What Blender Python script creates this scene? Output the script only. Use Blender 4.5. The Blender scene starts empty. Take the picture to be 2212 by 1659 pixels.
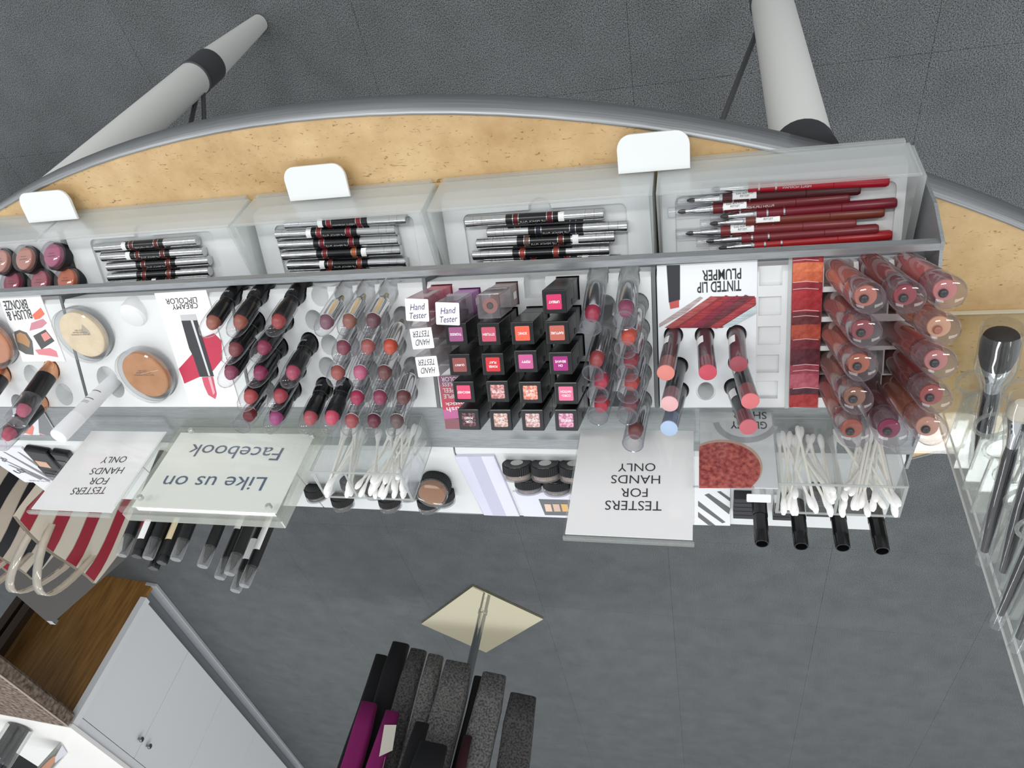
import bpy, bmesh, math, random
from mathutils import Vector as V, Matrix
random.seed(7)
sc = bpy.context.scene
col = sc.collection

# ------------------------------------------------------------------ camera, world, lights, exposure
H = 1.36                      # camera height above the carpet
F = 1560.0                    # focal length in pixels of the 2212 x 1659 frame
CX, CY = 1106.0, 829.5
def rc(x, y): return V(((x - CX) / F, -(y - CY) / F, -1.0))
AZ = -rc(1515, -761).normalized()          # world up seen by the camera (phone held upside down)
AX = rc(-4700, 883).normalized()
AX = (AX - AZ * AX.dot(AZ)).normalized()
AY = AZ.cross(AX)
ROT = Matrix((AX, AY, AZ))
CAM = V((0, 0, H))
cd = bpy.data.cameras.new('camera'); cam = bpy.data.objects.new('camera', cd); col.objects.link(cam)
cd.sensor_width = 36.0; cd.lens = 36.0 * F / 2212.0; cd.clip_start = 0.01; cd.clip_end = 60
cam.matrix_world = Matrix.Translation(CAM) @ ROT.to_4x4()
sc.camera = cam

w = bpy.data.worlds.new('world'); sc.world = w; w.use_nodes = True
w.node_tree.nodes['Background'].inputs[0].default_value = (0.93, 0.96, 1.0, 1)
w.node_tree.nodes['Background'].inputs[1].default_value = 0.80

def area(name, loc, sx, sy, power, color):
    l = bpy.data.lights.new(name, 'AREA'); l.shape = 'RECTANGLE'; l.size = sx; l.size_y = sy
    l.energy = power; l.color = color
    o = bpy.data.objects.new(name, l); col.objects.link(o); o.location = loc
    return o
for i, (x, y) in enumerate([(-1.5, -1.9), (0.6, -1.9), (2.7, -1.9), (-1.5, 0.5), (0.6, 0.5), (2.7, 0.5), (-1.5, 2.9), (0.6, 2.9), (2.7, 2.9)]):
    area('ceiling_lamp', (x, y, 2.75), 1.2, 0.3, (30 if y < -1 else (5.5 if y < 1 else 13)), (1.0, 0.99, 0.95) if i % 2 else (0.97, 1.0, 1.0))
sc.view_settings.view_transform = 'Standard'
sc.view_settings.look = 'None'
sc.view_settings.gamma = 1.0
sc.view_settings.use_curve_mapping = False
sc.view_settings.exposure = 0.0
sc.cycles.use_denoising = True
sc.cycles.max_bounces = 10
sc.cycles.transparent_max_bounces = 40
sc.cycles.sample_clamp_indirect = 6.0

# ------------------------------------------------------------------ photo point -> place in the room
def ray(x, y): return (ROT @ rc(x, y)).normalized()
def onp(x, y, p0, n):
    d = ray(x, y); return CAM + d * ((p0 - CAM).dot(n) / d.dot(n))
def onz(x, y, z): return onp(x, y, V((0, 0, z)), V((0, 0, 1)))
def ony(x, y, yy): return onp(x, y, V((0, yy, 0)), V((0, 1, 0)))
def onx(x, y, xx): return onp(x, y, V((xx, 0, 0)), V((1, 0, 0)))
def reach(B, u, x, y):
    """the point seen at x, y that lies nearest to the line from B along u"""
    d = ray(x, y); wv = B - CAM; a = u.dot(d)
    s = (d.dot(wv) * a - u.dot(wv)) / (1 - a * a)
    return CAM + d * d.dot(B + u * s - CAM)
def stick(B, x, y, L, toward=None):
    """the point seen at x, y that is L away from B (on the near side)"""
    d = ray(x, y); b = d.dot(B - CAM); c = (B - CAM).length_squared - L * L
    q = b * b - c
    t = b - math.sqrt(q) if q > 0 else b
    return CAM + d * t
def frame(o, z, xh=V((1, 0, 0))):
    z = z.normalized(); x = (xh - z * xh.dot(z)).normalized(); y = z.cross(x)
    m = Matrix((x, y, z)).transposed().to_4x4(); m.translation = o
    return m
UP = V((0, 0, 1)); XP = V((1, 0, 0))

# ------------------------------------------------------------------ materials
def lin(c):
    r = []
    for v in c:
        v = v / 255.0
        r.append(v / 12.92 if v <= 0.04045 else ((v + 0.055) / 1.055) ** 2.4)
    return tuple(r) + (1.0,)
MATS = {}
def P(c, rough=0.45, metal=0.0, spec=0.5, coat=0.0):
    key = (tuple(c), rough, metal, spec, coat)
    if key in MATS: return MATS[key]
    m = bpy.data.materials.new('m_%d_%d_%d' % tuple(c)); m.use_nodes = True
    b = m.node_tree.nodes['Principled BSDF']
    b.inputs['Base Color'].default_value = lin(c); b.inputs['Roughness'].default_value = rough
    b.inputs['Metallic'].default_value = metal; b.inputs['Specular IOR Level'].default_value = spec
    b.inputs['Coat Weight'].default_value = coat
    MATS[key] = m
    return m
def noisy(name, c1, c2, scale, rough=0.6, metal=0.0, stretch=(1, 1, 1), bump=0.0, detail=4, lo=0.35, hi=0.65, bscale=None):
    m = bpy.data.materials.new(name); m.use_nodes = True; nt = m.node_tree
    b = nt.nodes['Principled BSDF']; b.inputs['Roughness'].default_value = rough; b.inputs['Metallic'].default_value = metal
    tc = nt.nodes.new('ShaderNodeTexCoord'); mp = nt.nodes.new('ShaderNodeMapping'); mp.inputs['Scale'].default_value = stretch
    nz = nt.nodes.new('ShaderNodeTexNoise'); nz.inputs['Scale'].default_value = scale; nz.inputs['Detail'].default_value = detail
    cr = nt.nodes.new('ShaderNodeValToRGB')
    cr.color_ramp.elements[0].position = lo; cr.color_ramp.elements[0].color = lin(c1)
    cr.color_ramp.elements[1].position = hi; cr.color_ramp.elements[1].color = lin(c2)
    nt.links.new(tc.outputs['Object'], mp.inputs[0]); nt.links.new(mp.outputs[0], nz.inputs[0])
    nt.links.new(nz.outputs[0], cr.inputs[0]); nt.links.new(cr.outputs[0], b.inputs['Base Color'])
    if bump:
        bp = nt.nodes.new('ShaderNodeBump'); bp.inputs['Strength'].default_value = bump; bp.inputs['Distance'].default_value = 0.002
        nt.links.new(nz.outputs[0], bp.inputs['Height']); nt.links.new(bp.outputs[0], b.inputs['Normal'])
    return m
CLR = {}
def clear(tint=(250, 252, 252), rough=0.02, haze=0.0, edge=0.0, ec=(235, 240, 236), f0=0.04, ep=2.0):
    """clear plastic: see-through, glossy, brighter at grazing angles; haze = milky share, edge = rim colour painted at glancing angle for refraction"""
    key = (tuple(tint), rough, haze, edge, tuple(ec), f0, ep)
    if key in CLR: return CLR[key]
    m = bpy.data.materials.new('clear_plastic'); m.use_nodes = True; nt = m.node_tree; nt.nodes.clear()
    out = nt.nodes.new('ShaderNodeOutputMaterial')
    tr = nt.nodes.new('ShaderNodeBsdfTransparent'); tr.inputs[0].default_value = lin(tint)
    gl = nt.nodes.new('ShaderNodeBsdfGlossy'); gl.inputs['Roughness'].default_value = rough
    lw = nt.nodes.new('ShaderNodeLayerWeight'); lw.inputs['Blend'].default_value = 0.5
    pw = nt.nodes.new('ShaderNodeMath'); pw.operation = 'POWER'; pw.inputs[1].default_value = 4.0
    ma = nt.nodes.new('ShaderNodeMath'); ma.operation = 'MULTIPLY_ADD'; ma.inputs[1].default_value = 0.75; ma.inputs[2].default_value = f0
    nt.links.new(lw.outputs['Facing'], pw.inputs[0]); nt.links.new(pw.outputs[0], ma.inputs[0])
    base = tr.outputs[0]
    if haze or edge:
        df = nt.nodes.new('ShaderNodeBsdfDiffuse'); df.inputs[0].default_value = lin(ec)
        tl = nt.nodes.new('ShaderNodeBsdfTranslucent'); tl.inputs[0].default_value = lin(ec)
        dm = nt.nodes.new('ShaderNodeMixShader'); dm.inputs[0].default_value = 0.45
        nt.links.new(df.outputs[0], dm.inputs[1]); nt.links.new(tl.outputs[0], dm.inputs[2])
        hm = nt.nodes.new('ShaderNodeMixShader')
        p2 = nt.nodes.new('ShaderNodeMath'); p2.operation = 'POWER'; p2.inputs[1].default_value = ep
        h2 = nt.nodes.new('ShaderNodeMath'); h2.operation = 'MULTIPLY_ADD'; h2.inputs[1].default_value = edge; h2.inputs[2].default_value = haze  # painted rim stands in for light bent by thick plastic
        nt.links.new(lw.outputs['Facing'], p2.inputs[0]); nt.links.new(p2.outputs[0], h2.inputs[0])
        nt.links.new(h2.outputs[0], hm.inputs[0]); nt.links.new(base, hm.inputs[1]); nt.links.new(dm.outputs[0], hm.inputs[2])
        base = hm.outputs[0]
    mx = nt.nodes.new('ShaderNodeMixShader')
    nt.links.new(ma.outputs[0], mx.inputs[0]); nt.links.new(base, mx.inputs[1]); nt.links.new(gl.outputs[0], mx.inputs[2])
    nt.links.new(mx.outputs[0], out.inputs[0])
    CLR[key] = m
    return m
WHITE = P((223, 225, 225), 0.4); PAPER = P((248, 247, 246), 0.75); INK = P((38, 38, 40), 0.6)
BLACK = P((16, 16, 18), 0.25); MATTE = P((20, 20, 22), 0.6); SILVER = P((205, 206, 206), 0.16, 1.0); CHROME = P((225, 226, 226), 0.06, 1.0)
STEEL = noisy('grey_metal', (146, 150, 152), (160, 164, 166), 60, 0.42, 0.45, (1, 12, 12))
ALU = noisy('edge_metal', (138, 140, 142), (168, 170, 171), 20, 0.35, 0.35, (0.4, 0.4, 40))
ACR = clear((251, 252, 252), 0.02, 0.015, 0.30, (234, 236, 234), 0.05)
ACRT = clear((246, 248, 246), 0.03, 0.10, 0.35, (238, 240, 236))
FROST = clear((250, 252, 252), 0.2, 0.30, 0.25, (238, 240, 238))
CAPM = clear((252, 252, 253), 0.02, 0.012, 0.80, (168, 170, 174), 0.05, 4.5)  # grey edge colour paints the refraction outline of thick caps
TUBE = clear((251, 251, 252), 0.02, 0.03, 0.80, (172, 174, 182), 0.05, 4.0)  # refraction outline painted in grey here too

# ------------------------------------------------------------------ mesh builders
def mesh(verts, faces, smooth=False, name='mesh'):
    m = bpy.data.meshes.new(name); m.from_pydata([tuple(v) for v in verts], [], faces); m.update()
    if smooth: m.polygons.foreach_set('use_smooth', [True] * len(m.polygons))
    m.materials.append(None)
    return m
def from_bm(bm, smooth=False):
    bmesh.ops.recalc_face_normals(bm, faces=bm.faces)
    m = bpy.data.meshes.new('mesh'); bm.to_mesh(m); bm.free()
    if smooth: m.polygons.foreach_set('use_smooth', [True] * len(m.polygons))
    m.materials.append(None)
    return m
CACHE = {}
def lathe(prof, seg=20, sharp=35, shear=None, sq=None):
    key = ('l', tuple(prof), seg, shear, sq)
    if key in CACHE: return CACHE[key]
    vs, fs, rings = [], [], []
    for r, z in prof:
        if r <= 1e-7: rings.append([len(vs)]); vs.append((0, 0, z))
        else:
            a = []
            for i in range(seg):
                t = 2 * math.pi * i / seg; x, y = r * math.cos(t), r * math.sin(t)
                a.append(len(vs)); vs.append((x, y, z + (shear * y * max(0, min(1, (z - sq[0]) / (sq[1] - sq[0]))) if shear else 0)))
            rings.append(a)
    for a, b in zip(rings, rings[1:]):
        for i in range(seg):
            j = (i + 1) % seg
            if len(a) == 1 and len(b) == 1: continue
            if len(a) == 1: fs.append((a[0], b[j], b[i]))
            elif len(b) == 1: fs.append((a[i], a[j], b[0]))
            else: fs.append((a[i], a[j], b[j], b[i]))
    bm = bmesh.new()
    bv = [bm.verts.new(v) for v in vs]
    for f in fs: bm.faces.new([bv[i] for i in f])
    bmesh.ops.recalc_face_normals(bm, faces=bm.faces)
    m = bpy.data.meshes.new('lathe'); bm.to_mesh(m); bm.free()
    m.polygons.foreach_set('use_smooth', [True] * len(m.polygons))
    try: m.set_sharp_from_angle(angle=math.radians(sharp))
    except Exception: pass
    m.materials.append(None)
    CACHE[key] = m
    return m
def box(sx, sy, sz, bev=0.0, o=(0, 0, 0), seg=2):
    """box centred in x and y, standing on z = 0, shifted by o"""
    key = ('b', sx, sy, sz, bev, tuple(o), seg)
    if key in CACHE: return CACHE[key]
    bm = bmesh.new(); bmesh.ops.create_cube(bm, size=1.0)
    for v in bm.verts: v.co = V((v.co.x * sx + o[0], v.co.y * sy + o[1], (v.co.z + 0.5) * sz + o[2]))
    if bev: bmesh.ops.bevel(bm, geom=list(bm.edges), offset=bev, segments=seg, affect='EDGES', profile=0.5)
    m = from_bm(bm)
    CACHE[key] = m
    return m
def boxes(lst, bev=0.0):
    """several boxes (x0,x1,y0,y1,z0,z1) that form one part"""
    bm = bmesh.new()
    for x0, x1, y0, y1, z0, z1 in lst:
        r = bmesh.ops.create_cube(bm, size=1.0)
        for v in r['verts']:
            v.co = V((x0 + (v.co.x + .5) * (x1 - x0), y0 + (v.co.y + .5) * (y1 - y0), z0 + (v.co.z + .5) * (z1 - z0)))
    if bev: bmesh.ops.bevel(bm, geom=list(bm.edges), offset=bev, segments=1, affect='EDGES', profile=0.5)
    return from_bm(bm)
def prism(pts, z0, z1, bev=0.0):
    bm = bmesh.new()
    a = [bm.verts.new((p[0], p[1], z0)) for p in pts]; b = [bm.verts.new((p[0], p[1], z1)) for p in pts]
    n = len(pts)
    bm.faces.new(a[::-1]); bm.faces.new(b)
    for i in range(n): bm.faces.new((a[i], a[(i + 1) % n], b[(i + 1) % n], b[i]))
    if bev: bmesh.ops.bevel(bm, geom=[e for e in bm.edges if abs(e.verts[0].co.z - e.verts[1].co.z) < 1e-9], offset=bev, segments=2, affect='EDGES', profile=0.5)
    return from_bm(bm)
def rrect(x0, x1, y0, y1, r, n=5, which=(1, 1, 1, 1)):
    pts = []
    for k, (cx, cy, a0) in enumerate([(x1 - r, y0 + r, -90), (x1 - r, y1 - r, 0), (x0 + r, y1 - r, 90), (x0 + r, y0 + r, 180)]):
        if not which[k]:
            pts.append(((x1, y0), (x1, y1), (x0, y1), (x0, y0))[k]); continue
        for i in range(n + 1):
            t = math.radians(a0 + 90 * i / n); pts.append((cx + r * math.cos(t), cy + r * math.sin(t)))
    return pts
def tube(pts, r, seg=8, close=True):
    vs, fs = [], []
    n = len(pts); pts = [V(p) for p in pts]
    rr = r if isinstance(r, (list, tuple)) else [r] * n
    prev = None
    for i, p in enumerate(pts):
        t = (pts[min(i + 1, n - 1)] - pts[max(i - 1, 0)]).normalized()
        if prev is None:
            h = V((0, 0, 1)) if abs(t.z) < 0.9 else V((1, 0, 0)); x = t.cross(h).normalized()
        else: x = (prev - t * prev.dot(t)).normalized()
        prev = x; y = t.cross(x)
        for k in range(seg):
            a = 2 * math.pi * k / seg; vs.append(p + (x * math.cos(a) + y * math.sin(a)) * rr[i])
    for i in range(n - 1):
        for k in range(seg):
            j = (k + 1) % seg
            fs.append((i * seg + k, i * seg + j, (i + 1) * seg + j, (i + 1) * seg + k))
    if close: fs.append(tuple(range(seg))[::-1]); fs.append(tuple((n - 1) * seg + k for k in range(seg)))
    return mesh(vs, fs, True)
def cut(m, cutters):
    """m with the cutter meshes [(mesh, matrix)] taken out"""
    bm = bmesh.new()
    for cm, mt in cutters:
        t = bmesh.new(); t.from_mesh(cm); bmesh.ops.transform(t, matrix=mt, verts=t.verts)
        tmp = bpy.data.meshes.new('t'); t.to_mesh(tmp); t.free(); bm.from_mesh(tmp); bpy.data.meshes.remove(tmp)
    cm = bpy.data.meshes.new('c'); bm.to_mesh(cm); bm.free()
    a = bpy.data.objects.new('a', m); b = bpy.data.objects.new('b', cm); col.objects.link(a); col.objects.link(b)
    md = a.modifiers.new('x', 'BOOLEAN'); md.object = b; md.operation = 'DIFFERENCE'; md.solver = 'EXACT'; md.use_self = True
    dg = bpy.context.evaluated_depsgraph_get(); dg.update()
    r = bpy.data.meshes.new_from_object(a.evaluated_get(dg))
    bpy.data.objects.remove(a); bpy.data.objects.remove(b); bpy.data.meshes.remove(cm)
    r.materials.clear(); r.materials.append(None)
    return r
TXT = {}
def prepare_texts(strings):
    obs = []
    for s in strings:
        c = bpy.data.curves.new('t', 'FONT'); c.body = s; c.align_x = 'LEFT'; c.size = 1.0; c.resolution_u = 3; c.extrude = 0.0; c.offset = 0.018 if s in LABELS else (0.013 if s in BOLD else 0.0)
        o = bpy.data.objects.new('t', c); col.objects.link(o); obs.append((s, o, c))
    dg = bpy.context.evaluated_depsgraph_get(); dg.update()
    for s, o, c in obs:
        m = bpy.data.meshes.new_from_object(o.evaluated_get(dg))
        xs = [v.co.x for v in m.vertices]; ys = [v.co.y for v in m.vertices]
        TXT[s] = ([v.co.copy() for v in m.vertices], [tuple(p.vertices) for p in m.polygons], min(xs), max(xs), min(ys), max(ys))
        bpy.data.meshes.remove(m)
    for s, o, c in obs: bpy.data.objects.remove(o); bpy.data.curves.remove(c)
def text(s, wd, ht, shear=0.0, bold=0.0):
    """flat lettering centred on the origin, wd x ht"""
    key = ('t', s, wd, ht, shear)
    if key in CACHE: return CACHE[key]
    vs, fs, x0, x1, y0, y1 = TXT[s]
    vv = [((v.x - (x0 + x1) / 2) / (x1 - x0) * wd + shear * ((v.y - (y0 + y1) / 2) / (y1 - y0) * ht), (v.y - (y0 + y1) / 2) / (y1 - y0) * ht, 0) for v in vs]
    CACHE[key] = mesh(vv, fs)
    return CACHE[key]
def wraptext(s, wd, ht, r, axial=False):
    """lettering bent round a z axis cylinder of radius r, facing +x; axial: it runs along z"""
    key = ('w', s, wd, ht, r, axial)
    if key in CACHE: return CACHE[key]
    vs, fs, x0, x1, y0, y1 = TXT[s]
    vv = []
    for v in vs:
        a = (v.x - (x0 + x1) / 2) / (x1 - x0) * wd; b = (v.y - (y0 + y1) / 2) / (y1 - y0) * ht
        if axial: t = -b / r; z = -a
        else: t = a / r; z = b
        vv.append((r * math.cos(t), r * math.sin(t), z))
    CACHE[key] = mesh(vv, fs)
    return CACHE[key]
def patch(r, a0, a1, z0, z1, n=6):
    """a bit of paper bent round a z axis cylinder"""
    key = ('p', r, a0, a1, z0, z1)
    if key in CACHE: return CACHE[key]
    vs, fs = [], []
    for i in range(n + 1):
        t = math.radians(a0 + (a1 - a0) * i / n)
        vs += [(r * math.cos(t), r * math.sin(t), z0), (r * math.cos(t), r * math.sin(t), z1)]
    for i in range(n): fs.append((2 * i, 2 * i + 2, 2 * i + 3, 2 * i + 1))
    CACHE[key] = mesh(vs, fs, True)
    return CACHE[key]

def obj(name, m, mat, parent=None, M=None):
    o = bpy.data.objects.new(name, m); col.objects.link(o)
    if parent is not None: o.parent = parent
    if M is not None: o.matrix_local = M
    s = o.material_slots[0]; s.link = 'OBJECT'; s.material = mat
    return o
def tag(o, label, cat, group=None, kind=None):
    o['label'] = label; o['category'] = cat
    if group: o['group'] = group
    if kind: o['kind'] = kind
    return o
def thing(name, label, cat, M=None, group=None):
    o = bpy.data.objects.new(name, None); col.objects.link(o); o.empty_display_size = 0.02
    if M is not None: o.matrix_world = M
    return tag(o, label, cat, group)
def T(x=0, y=0, z=0): return Matrix.Translation((x, y, z))
def RX(a): return Matrix.Rotation(math.radians(a), 4, 'X')
def RY(a): return Matrix.Rotation(math.radians(a), 4, 'Y')
def RZ(a): return Matrix.Rotation(math.radians(a), 4, 'Z')

LABELS = ['UPBEAT', 'TIGRESS', 'STYLISH', 'SONIC', 'RAPTURE', 'QUIRKY', 'POWER', 'PLAY', 'PEPPY', 'OH', 'BEHAVE', 'MISCHIEF', 'FLUTTER', 'COUNT', 'ON IT',
          'CORO-', 'NATION', 'COM-', 'POSED', 'CITY', 'GIRL', 'BALLIN', 'BRASSY']
BOLD = ('TINTED LIP', 'PLUMPER', 'BLUSH &', 'BRONZE', 'GLOSSY', 'SHEER', 'plush', 'lipstick')
prepare_texts(LABELS + ['TESTERS', 'FOR', 'HANDS', 'ONLY', 'Like us on', 'Facebook', 'TINTED LIP', 'PLUMPER', 'BLUSH &', 'BRONZE', 'CREAMY', 'LIPCOLOR',
              'Hand', 'Tester', 'HAND', 'TESTER', 'NOT FOR SALE', 'MERLE NORMAN', 'PLUSH LIPLINER', 'LIP PENCIL PLUS', 'norman', 'merle', 'GLOSSY', 'SHEER',
              'plush', 'lipstick', 'SIMPLE', 'LIP PEEL', 'ENDLESS', 'COLOR', 'SOFT FOCUS FINISHING', 'POWDER MEDIUM', 'LOT 041', 'EYELINER', '&', 'm'])

# ------------------------------------------------------------------ the floor of carpet tiles
CARPET = []
for i in range(3):
    k = (0, 1, -1)[i]
    cm = noisy('carpet_%d' % i, (36 + k, 39 + k, 42 + k), (146 + k, 150 + k, 152 + k), 520, 1.0, 0, (1, 1, 1), 0.35, 2, 0.28, 0.76)
    cn = cm.node_tree; bs = cn.nodes['Principled BSDF']; bs.inputs['Specular IOR Level'].default_value = 0.05
    lk = bs.inputs['Base Color'].links[0].from_socket
    g2 = cn.nodes.new('ShaderNodeTexCoord'); oi = cn.nodes.new('ShaderNodeNewGeometry'); nz = cn.nodes.new('ShaderNodeTexNoise'); nz.inputs['Scale'].default_value = 9; nz.inputs['Detail'].default_value = 5; nz.inputs['Roughness'].default_value = 0.7
    rp = cn.nodes.new('ShaderNodeValToRGB'); rp.color_ramp.elements[0].position = 0.3; rp.color_ramp.elements[0].color = (0.78, 0.78, 0.77, 1); rp.color_ramp.elements[1].position = 0.7; rp.color_ramp.elements[1].color = (1, 1, 1, 1)
    mx = cn.nodes.new('ShaderNodeMixRGB'); mx.blend_type = 'MULTIPLY'; mx.inputs[0].default_value = 1.0
    cn.links.new(oi.outputs['Position'], nz.inputs[0]); cn.links.new(nz.outputs[0], rp.inputs[0]); cn.links.new(lk, mx.inputs[1]); cn.links.new(rp.outputs[0], mx.inputs[2]); cn.links.new(mx.outputs[0], bs.inputs['Base Color'])
    CARPET.append(cm)
FL = mesh([(-2.5, -1.5, -0.006), (7.5, -1.5, -0.006), (7.5, 8.5, -0.006), (-2.5, 8.5, -0.006)], [(0, 1, 2, 3)])
floor = obj('floor', FL, P((40, 42, 44), 0.9)); floor['kind'] = 'structure'; floor['label'] = 'dark grey flecked carpet tile floor of the shop'
tile_mesh = box(0.4996, 0.4996, 0.006, 0.0003, (0, 0, -0.006), 1)
rt = random.Random(3)
for i in range(20):
    for j in range(20):
        x, y = -2.25 + 0.5 * i, -1.25 + 0.5 * j
        if not (-1.6 < x < 5.2 and -0.4 < y < 7.6): continue
        if x > 2.2 + y * 0.16 + 2.5 or (x < -0.9 and y < 0.2): continue
        obj('carpet_tile', tile_mesh, CARPET[rt.randrange(3)], floor, T(x + 0.13, y + 0.06, 0) @ RZ(90 * rt.randrange(4)))

# far shop walls, out of the picture
for nm, pts in (('wall_back', [(-2.5, 8.4, 0), (7.5, 8.4, 0), (7.5, 8.4, 2.8), (-2.5, 8.4, 2.8)]), ('wall_left', [(7.4, -1.5, 0), (7.4, 8.5, 0), (7.4, 8.5, 2.8), (7.4, -1.5, 2.8)])):
    o = obj(nm, mesh(pts, [(0, 1, 2, 3)]), P((226, 226, 222), 0.8)); o['kind'] = 'structure'; o['label'] = 'plain off-white shop wall ' + ('far behind the display' if nm == 'wall_back' else 'beyond the white cabinet')

# ------------------------------------------------------------------ the oval table
TZ = 0.76
TCX, TCY, TR, THW = 0.375, 0.552, 1.32, 0.31
def table_outline(off=0.0):
    pts = []
    R = TR + off
    a_end = math.asin(0.76 / TR)
    n = 40
    for i in range(n + 1):
        a = -a_end + 2 * a_end * i / n
        pts.append((TCX + R * math.sin(a), TCY - THW + TR - R * math.cos(a)))
    n2 = 8
    p0 = V((pts[-1][0] - TCX, pts[-1][1] - TCY))
    for i in range(1, n2):
        t = math.pi * i / n2 - math.pi / 2
        pts.append((TCX + p0.x + 0.075 * math.cos(t), TCY + abs(p0.y) * math.sin(t)))
    m = len(pts)
    front = pts[:n + 1]
    out = list(pts)
    for x, y in reversed(front): out.append((x, 2 * TCY - y))
    for i in range(1, n2):
        t = math.pi / 2 + math.pi * i / n2
        out.append((TCX - p0.x + 0.075 * math.cos(t), TCY + abs(p0.y) * math.sin(t)))
    return out
m = bpy.data.materials.new('laminate'); m.use_nodes = True; nt = m.node_tree; b = nt.nodes['Principled BSDF']
tc = nt.nodes.new('ShaderNodeTexCoord')
n1 = nt.nodes.new('ShaderNodeTexNoise'); n1.inputs['Scale'].default_value = 14; n1.inputs['Detail'].default_value = 8; n1.inputs['Roughness'].default_value = 0.65
r1 = nt.nodes.new('ShaderNodeValToRGB'); r1.color_ramp.elements[0].position = 0.3; r1.color_ramp.elements[0].color = lin((180, 145, 98)); r1.color_ramp.elements[1].position = 0.7; r1.color_ramp.elements[1].color = lin((220, 189, 142))
mp = nt.nodes.new('ShaderNodeMapping'); mp.inputs['Scale'].default_value = (110, 330, 110); mp.inputs['Rotation'].default_value = (0, 0, 0.5)
n2 = nt.nodes.new('ShaderNodeTexNoise'); n2.inputs['Scale'].default_value = 1.0; n2.inputs['Detail'].default_value = 3; n2.inputs['Distortion'].default_value = 1.5
r2 = nt.nodes.new('ShaderNodeValToRGB'); r2.color_ramp.elements[0].position = 0.30; r2.color_ramp.elements[0].color = (0.45, 0.4, 0.33, 1); r2.color_ramp.elements[1].position = 0.36; r2.color_ramp.elements[1].color = (1, 1, 1, 1)
mu = nt.nodes.new('ShaderNodeMixRGB'); mu.blend_type = 'MULTIPLY'; mu.inputs[0].default_value = 1.0
nt.links.new(tc.outputs['Object'], n1.inputs[0]); nt.links.new(n1.outputs[0], r1.inputs[0]); nt.links.new(tc.outputs['Object'], mp.inputs[0]); nt.links.new(mp.outputs[0], n2.inputs[0])
nt.links.new(n2.outputs[0], r2.inputs[0]); nt.links.new(r1.outputs[0], mu.inputs[1]); nt.links.new(r2.outputs[0], mu.inputs[2]); nt.links.new(mu.outputs[0], b.inputs['Base Color'])
b.inputs['Roughness'].default_value = 0.28
LAM = m
table = thing('oval_table', 'oval tan laminate table with grey metal edge band and round white legs', 'table', T(0, 0, 0))
obj('tabletop', prism(table_outline(-0.0015), TZ - 0.03, TZ), LAM, table)
o1, o0 = table_outline(0.003), table_outline(-0.0015)
N = len(o0); vs = []; fs = []
for z, oo in ((TZ - 0.032, o0), (TZ - 0.032, o1), (TZ - 0.004, o1), (TZ + 0.0012, [((a[0] * .6 + c[0] * .4), (a[1] * .6 + c[1] * .4)) for a, c in zip(o0, o1)]), (TZ + 0.0012, o0), (TZ - 0.001, o0)):
    vs += [(p[0], p[1], z) for p in oo]
for k in range(5):
    for i in range(N): fs.append((k * N + i, k * N + (i + 1) % N, (k + 1) * N + (i + 1) % N, (k + 1) * N + i))
obj('edge_band', mesh(vs, fs, True), ALU, table)
LEGM = P((206, 206, 202), 0.45); DKG = P((62, 63, 66), 0.5)
for lx, ly, fx, fy in ((0.815, 0.350, 0.826, 0.354), (-0.086, 0.344, -0.089, 0.366), (0.83, 0.75, 0.83, 0.75), (-0.09, 0.75, -0.09, 0.75)):
    top, bot = V((lx, ly, TZ - 0.055)), V((fx, fy, 0.0))
    ax = (top - bot); L = ax.length
    Ml = frame(bot, ax)
    lg = obj('leg', lathe(((0.0265, 0.268), (0.0265, L - 0.004), (0.024, L), (0, L)), 28), LEGM, table, Ml)
    obj('collar', lathe(((0, 0.21), (0.0275, 0.21), (0.0275, 0.262), (0.0262, 0.262), (0.0285, 0.264), (0.0285, 0.268), (0.0265, 0.27)), 28), DKG, lg)
    obj('leg_tip', lathe(((0, 0), (0.013, 0), (0.0155, 0.003), (0.026, 0.212)), 28), LEGM, lg)
    obj('leg_socket', lathe(((0.026, L - 0.006), (0.0275, L), (0.03, L + 0.024), (0, L + 0.024)), 28), P((50, 51, 54), 0.5), lg)
    c0 = bot + ax.normalized() * 0.24
    for k, (dx, dy) in enumerate(((0.16, 0.20), (-0.02, 0.22)) if lx < 0.4 else ((-0.05, 0.2), (-0.16, 0.22))):
        s = 1 if ly < 0.5 else -1
        e = V((lx + dx, ly + s * dy, TZ - 0.035))
        obj('brace_rod', tube([c0, e], 0.0038, 8), P((120, 121, 122), 0.35, 0.7), table)

# ------------------------------------------------------------------ the grey display frame
SEAMS = [0.861, 0.6555, 0.450, 0.2465, 0.0425, -0.1635]           # along x, from one end of the frame to the other
T2A, T2B = V((0, 0.358, H - 0.502)), V((0, 0.468, H - 0.445))      # slope of the middle tier
T2V = (T2B - T2A).normalized(); T2N = V((0, -T2V.z, T2V.y)); T2L = (T2B - T2A).length
def t2(x, y, h=0.0): return onp(x, y, T2A + T2N * h, T2N)
SHZ = H - 0.447                                                    # the flat grey ledge behind it
T3A, T3B = V((0, 0.531, H - 0.443)), V((0, 0.656, H - 0.457))
T3V = (T3B - T3A).normalized(); T3N = V((0, -T3V.z, T3V.y))
def t3(x, y, h=0.0): return onp(x, y, T3A + T3N * h, T3N)
T1A, T1B = V((0, 0.342, H - 0.572)), V((0, 0.382, H - 0.557))
T1V = (T1B - T1A).normalized(); T1N = V((0, -T1V.z, T1V.y))
def t1(x, y, h=0.0): return onp(x, y, T1A + T1N * h, T1N)
fr = thing('display_stand', 'grey metal tiered counter stand holding the makeup tester inserts', 'display stand', T(0, 0, 0))
XR, XL = SEAMS[-1] - 0.004, SEAMS[0] + 0.004
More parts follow.
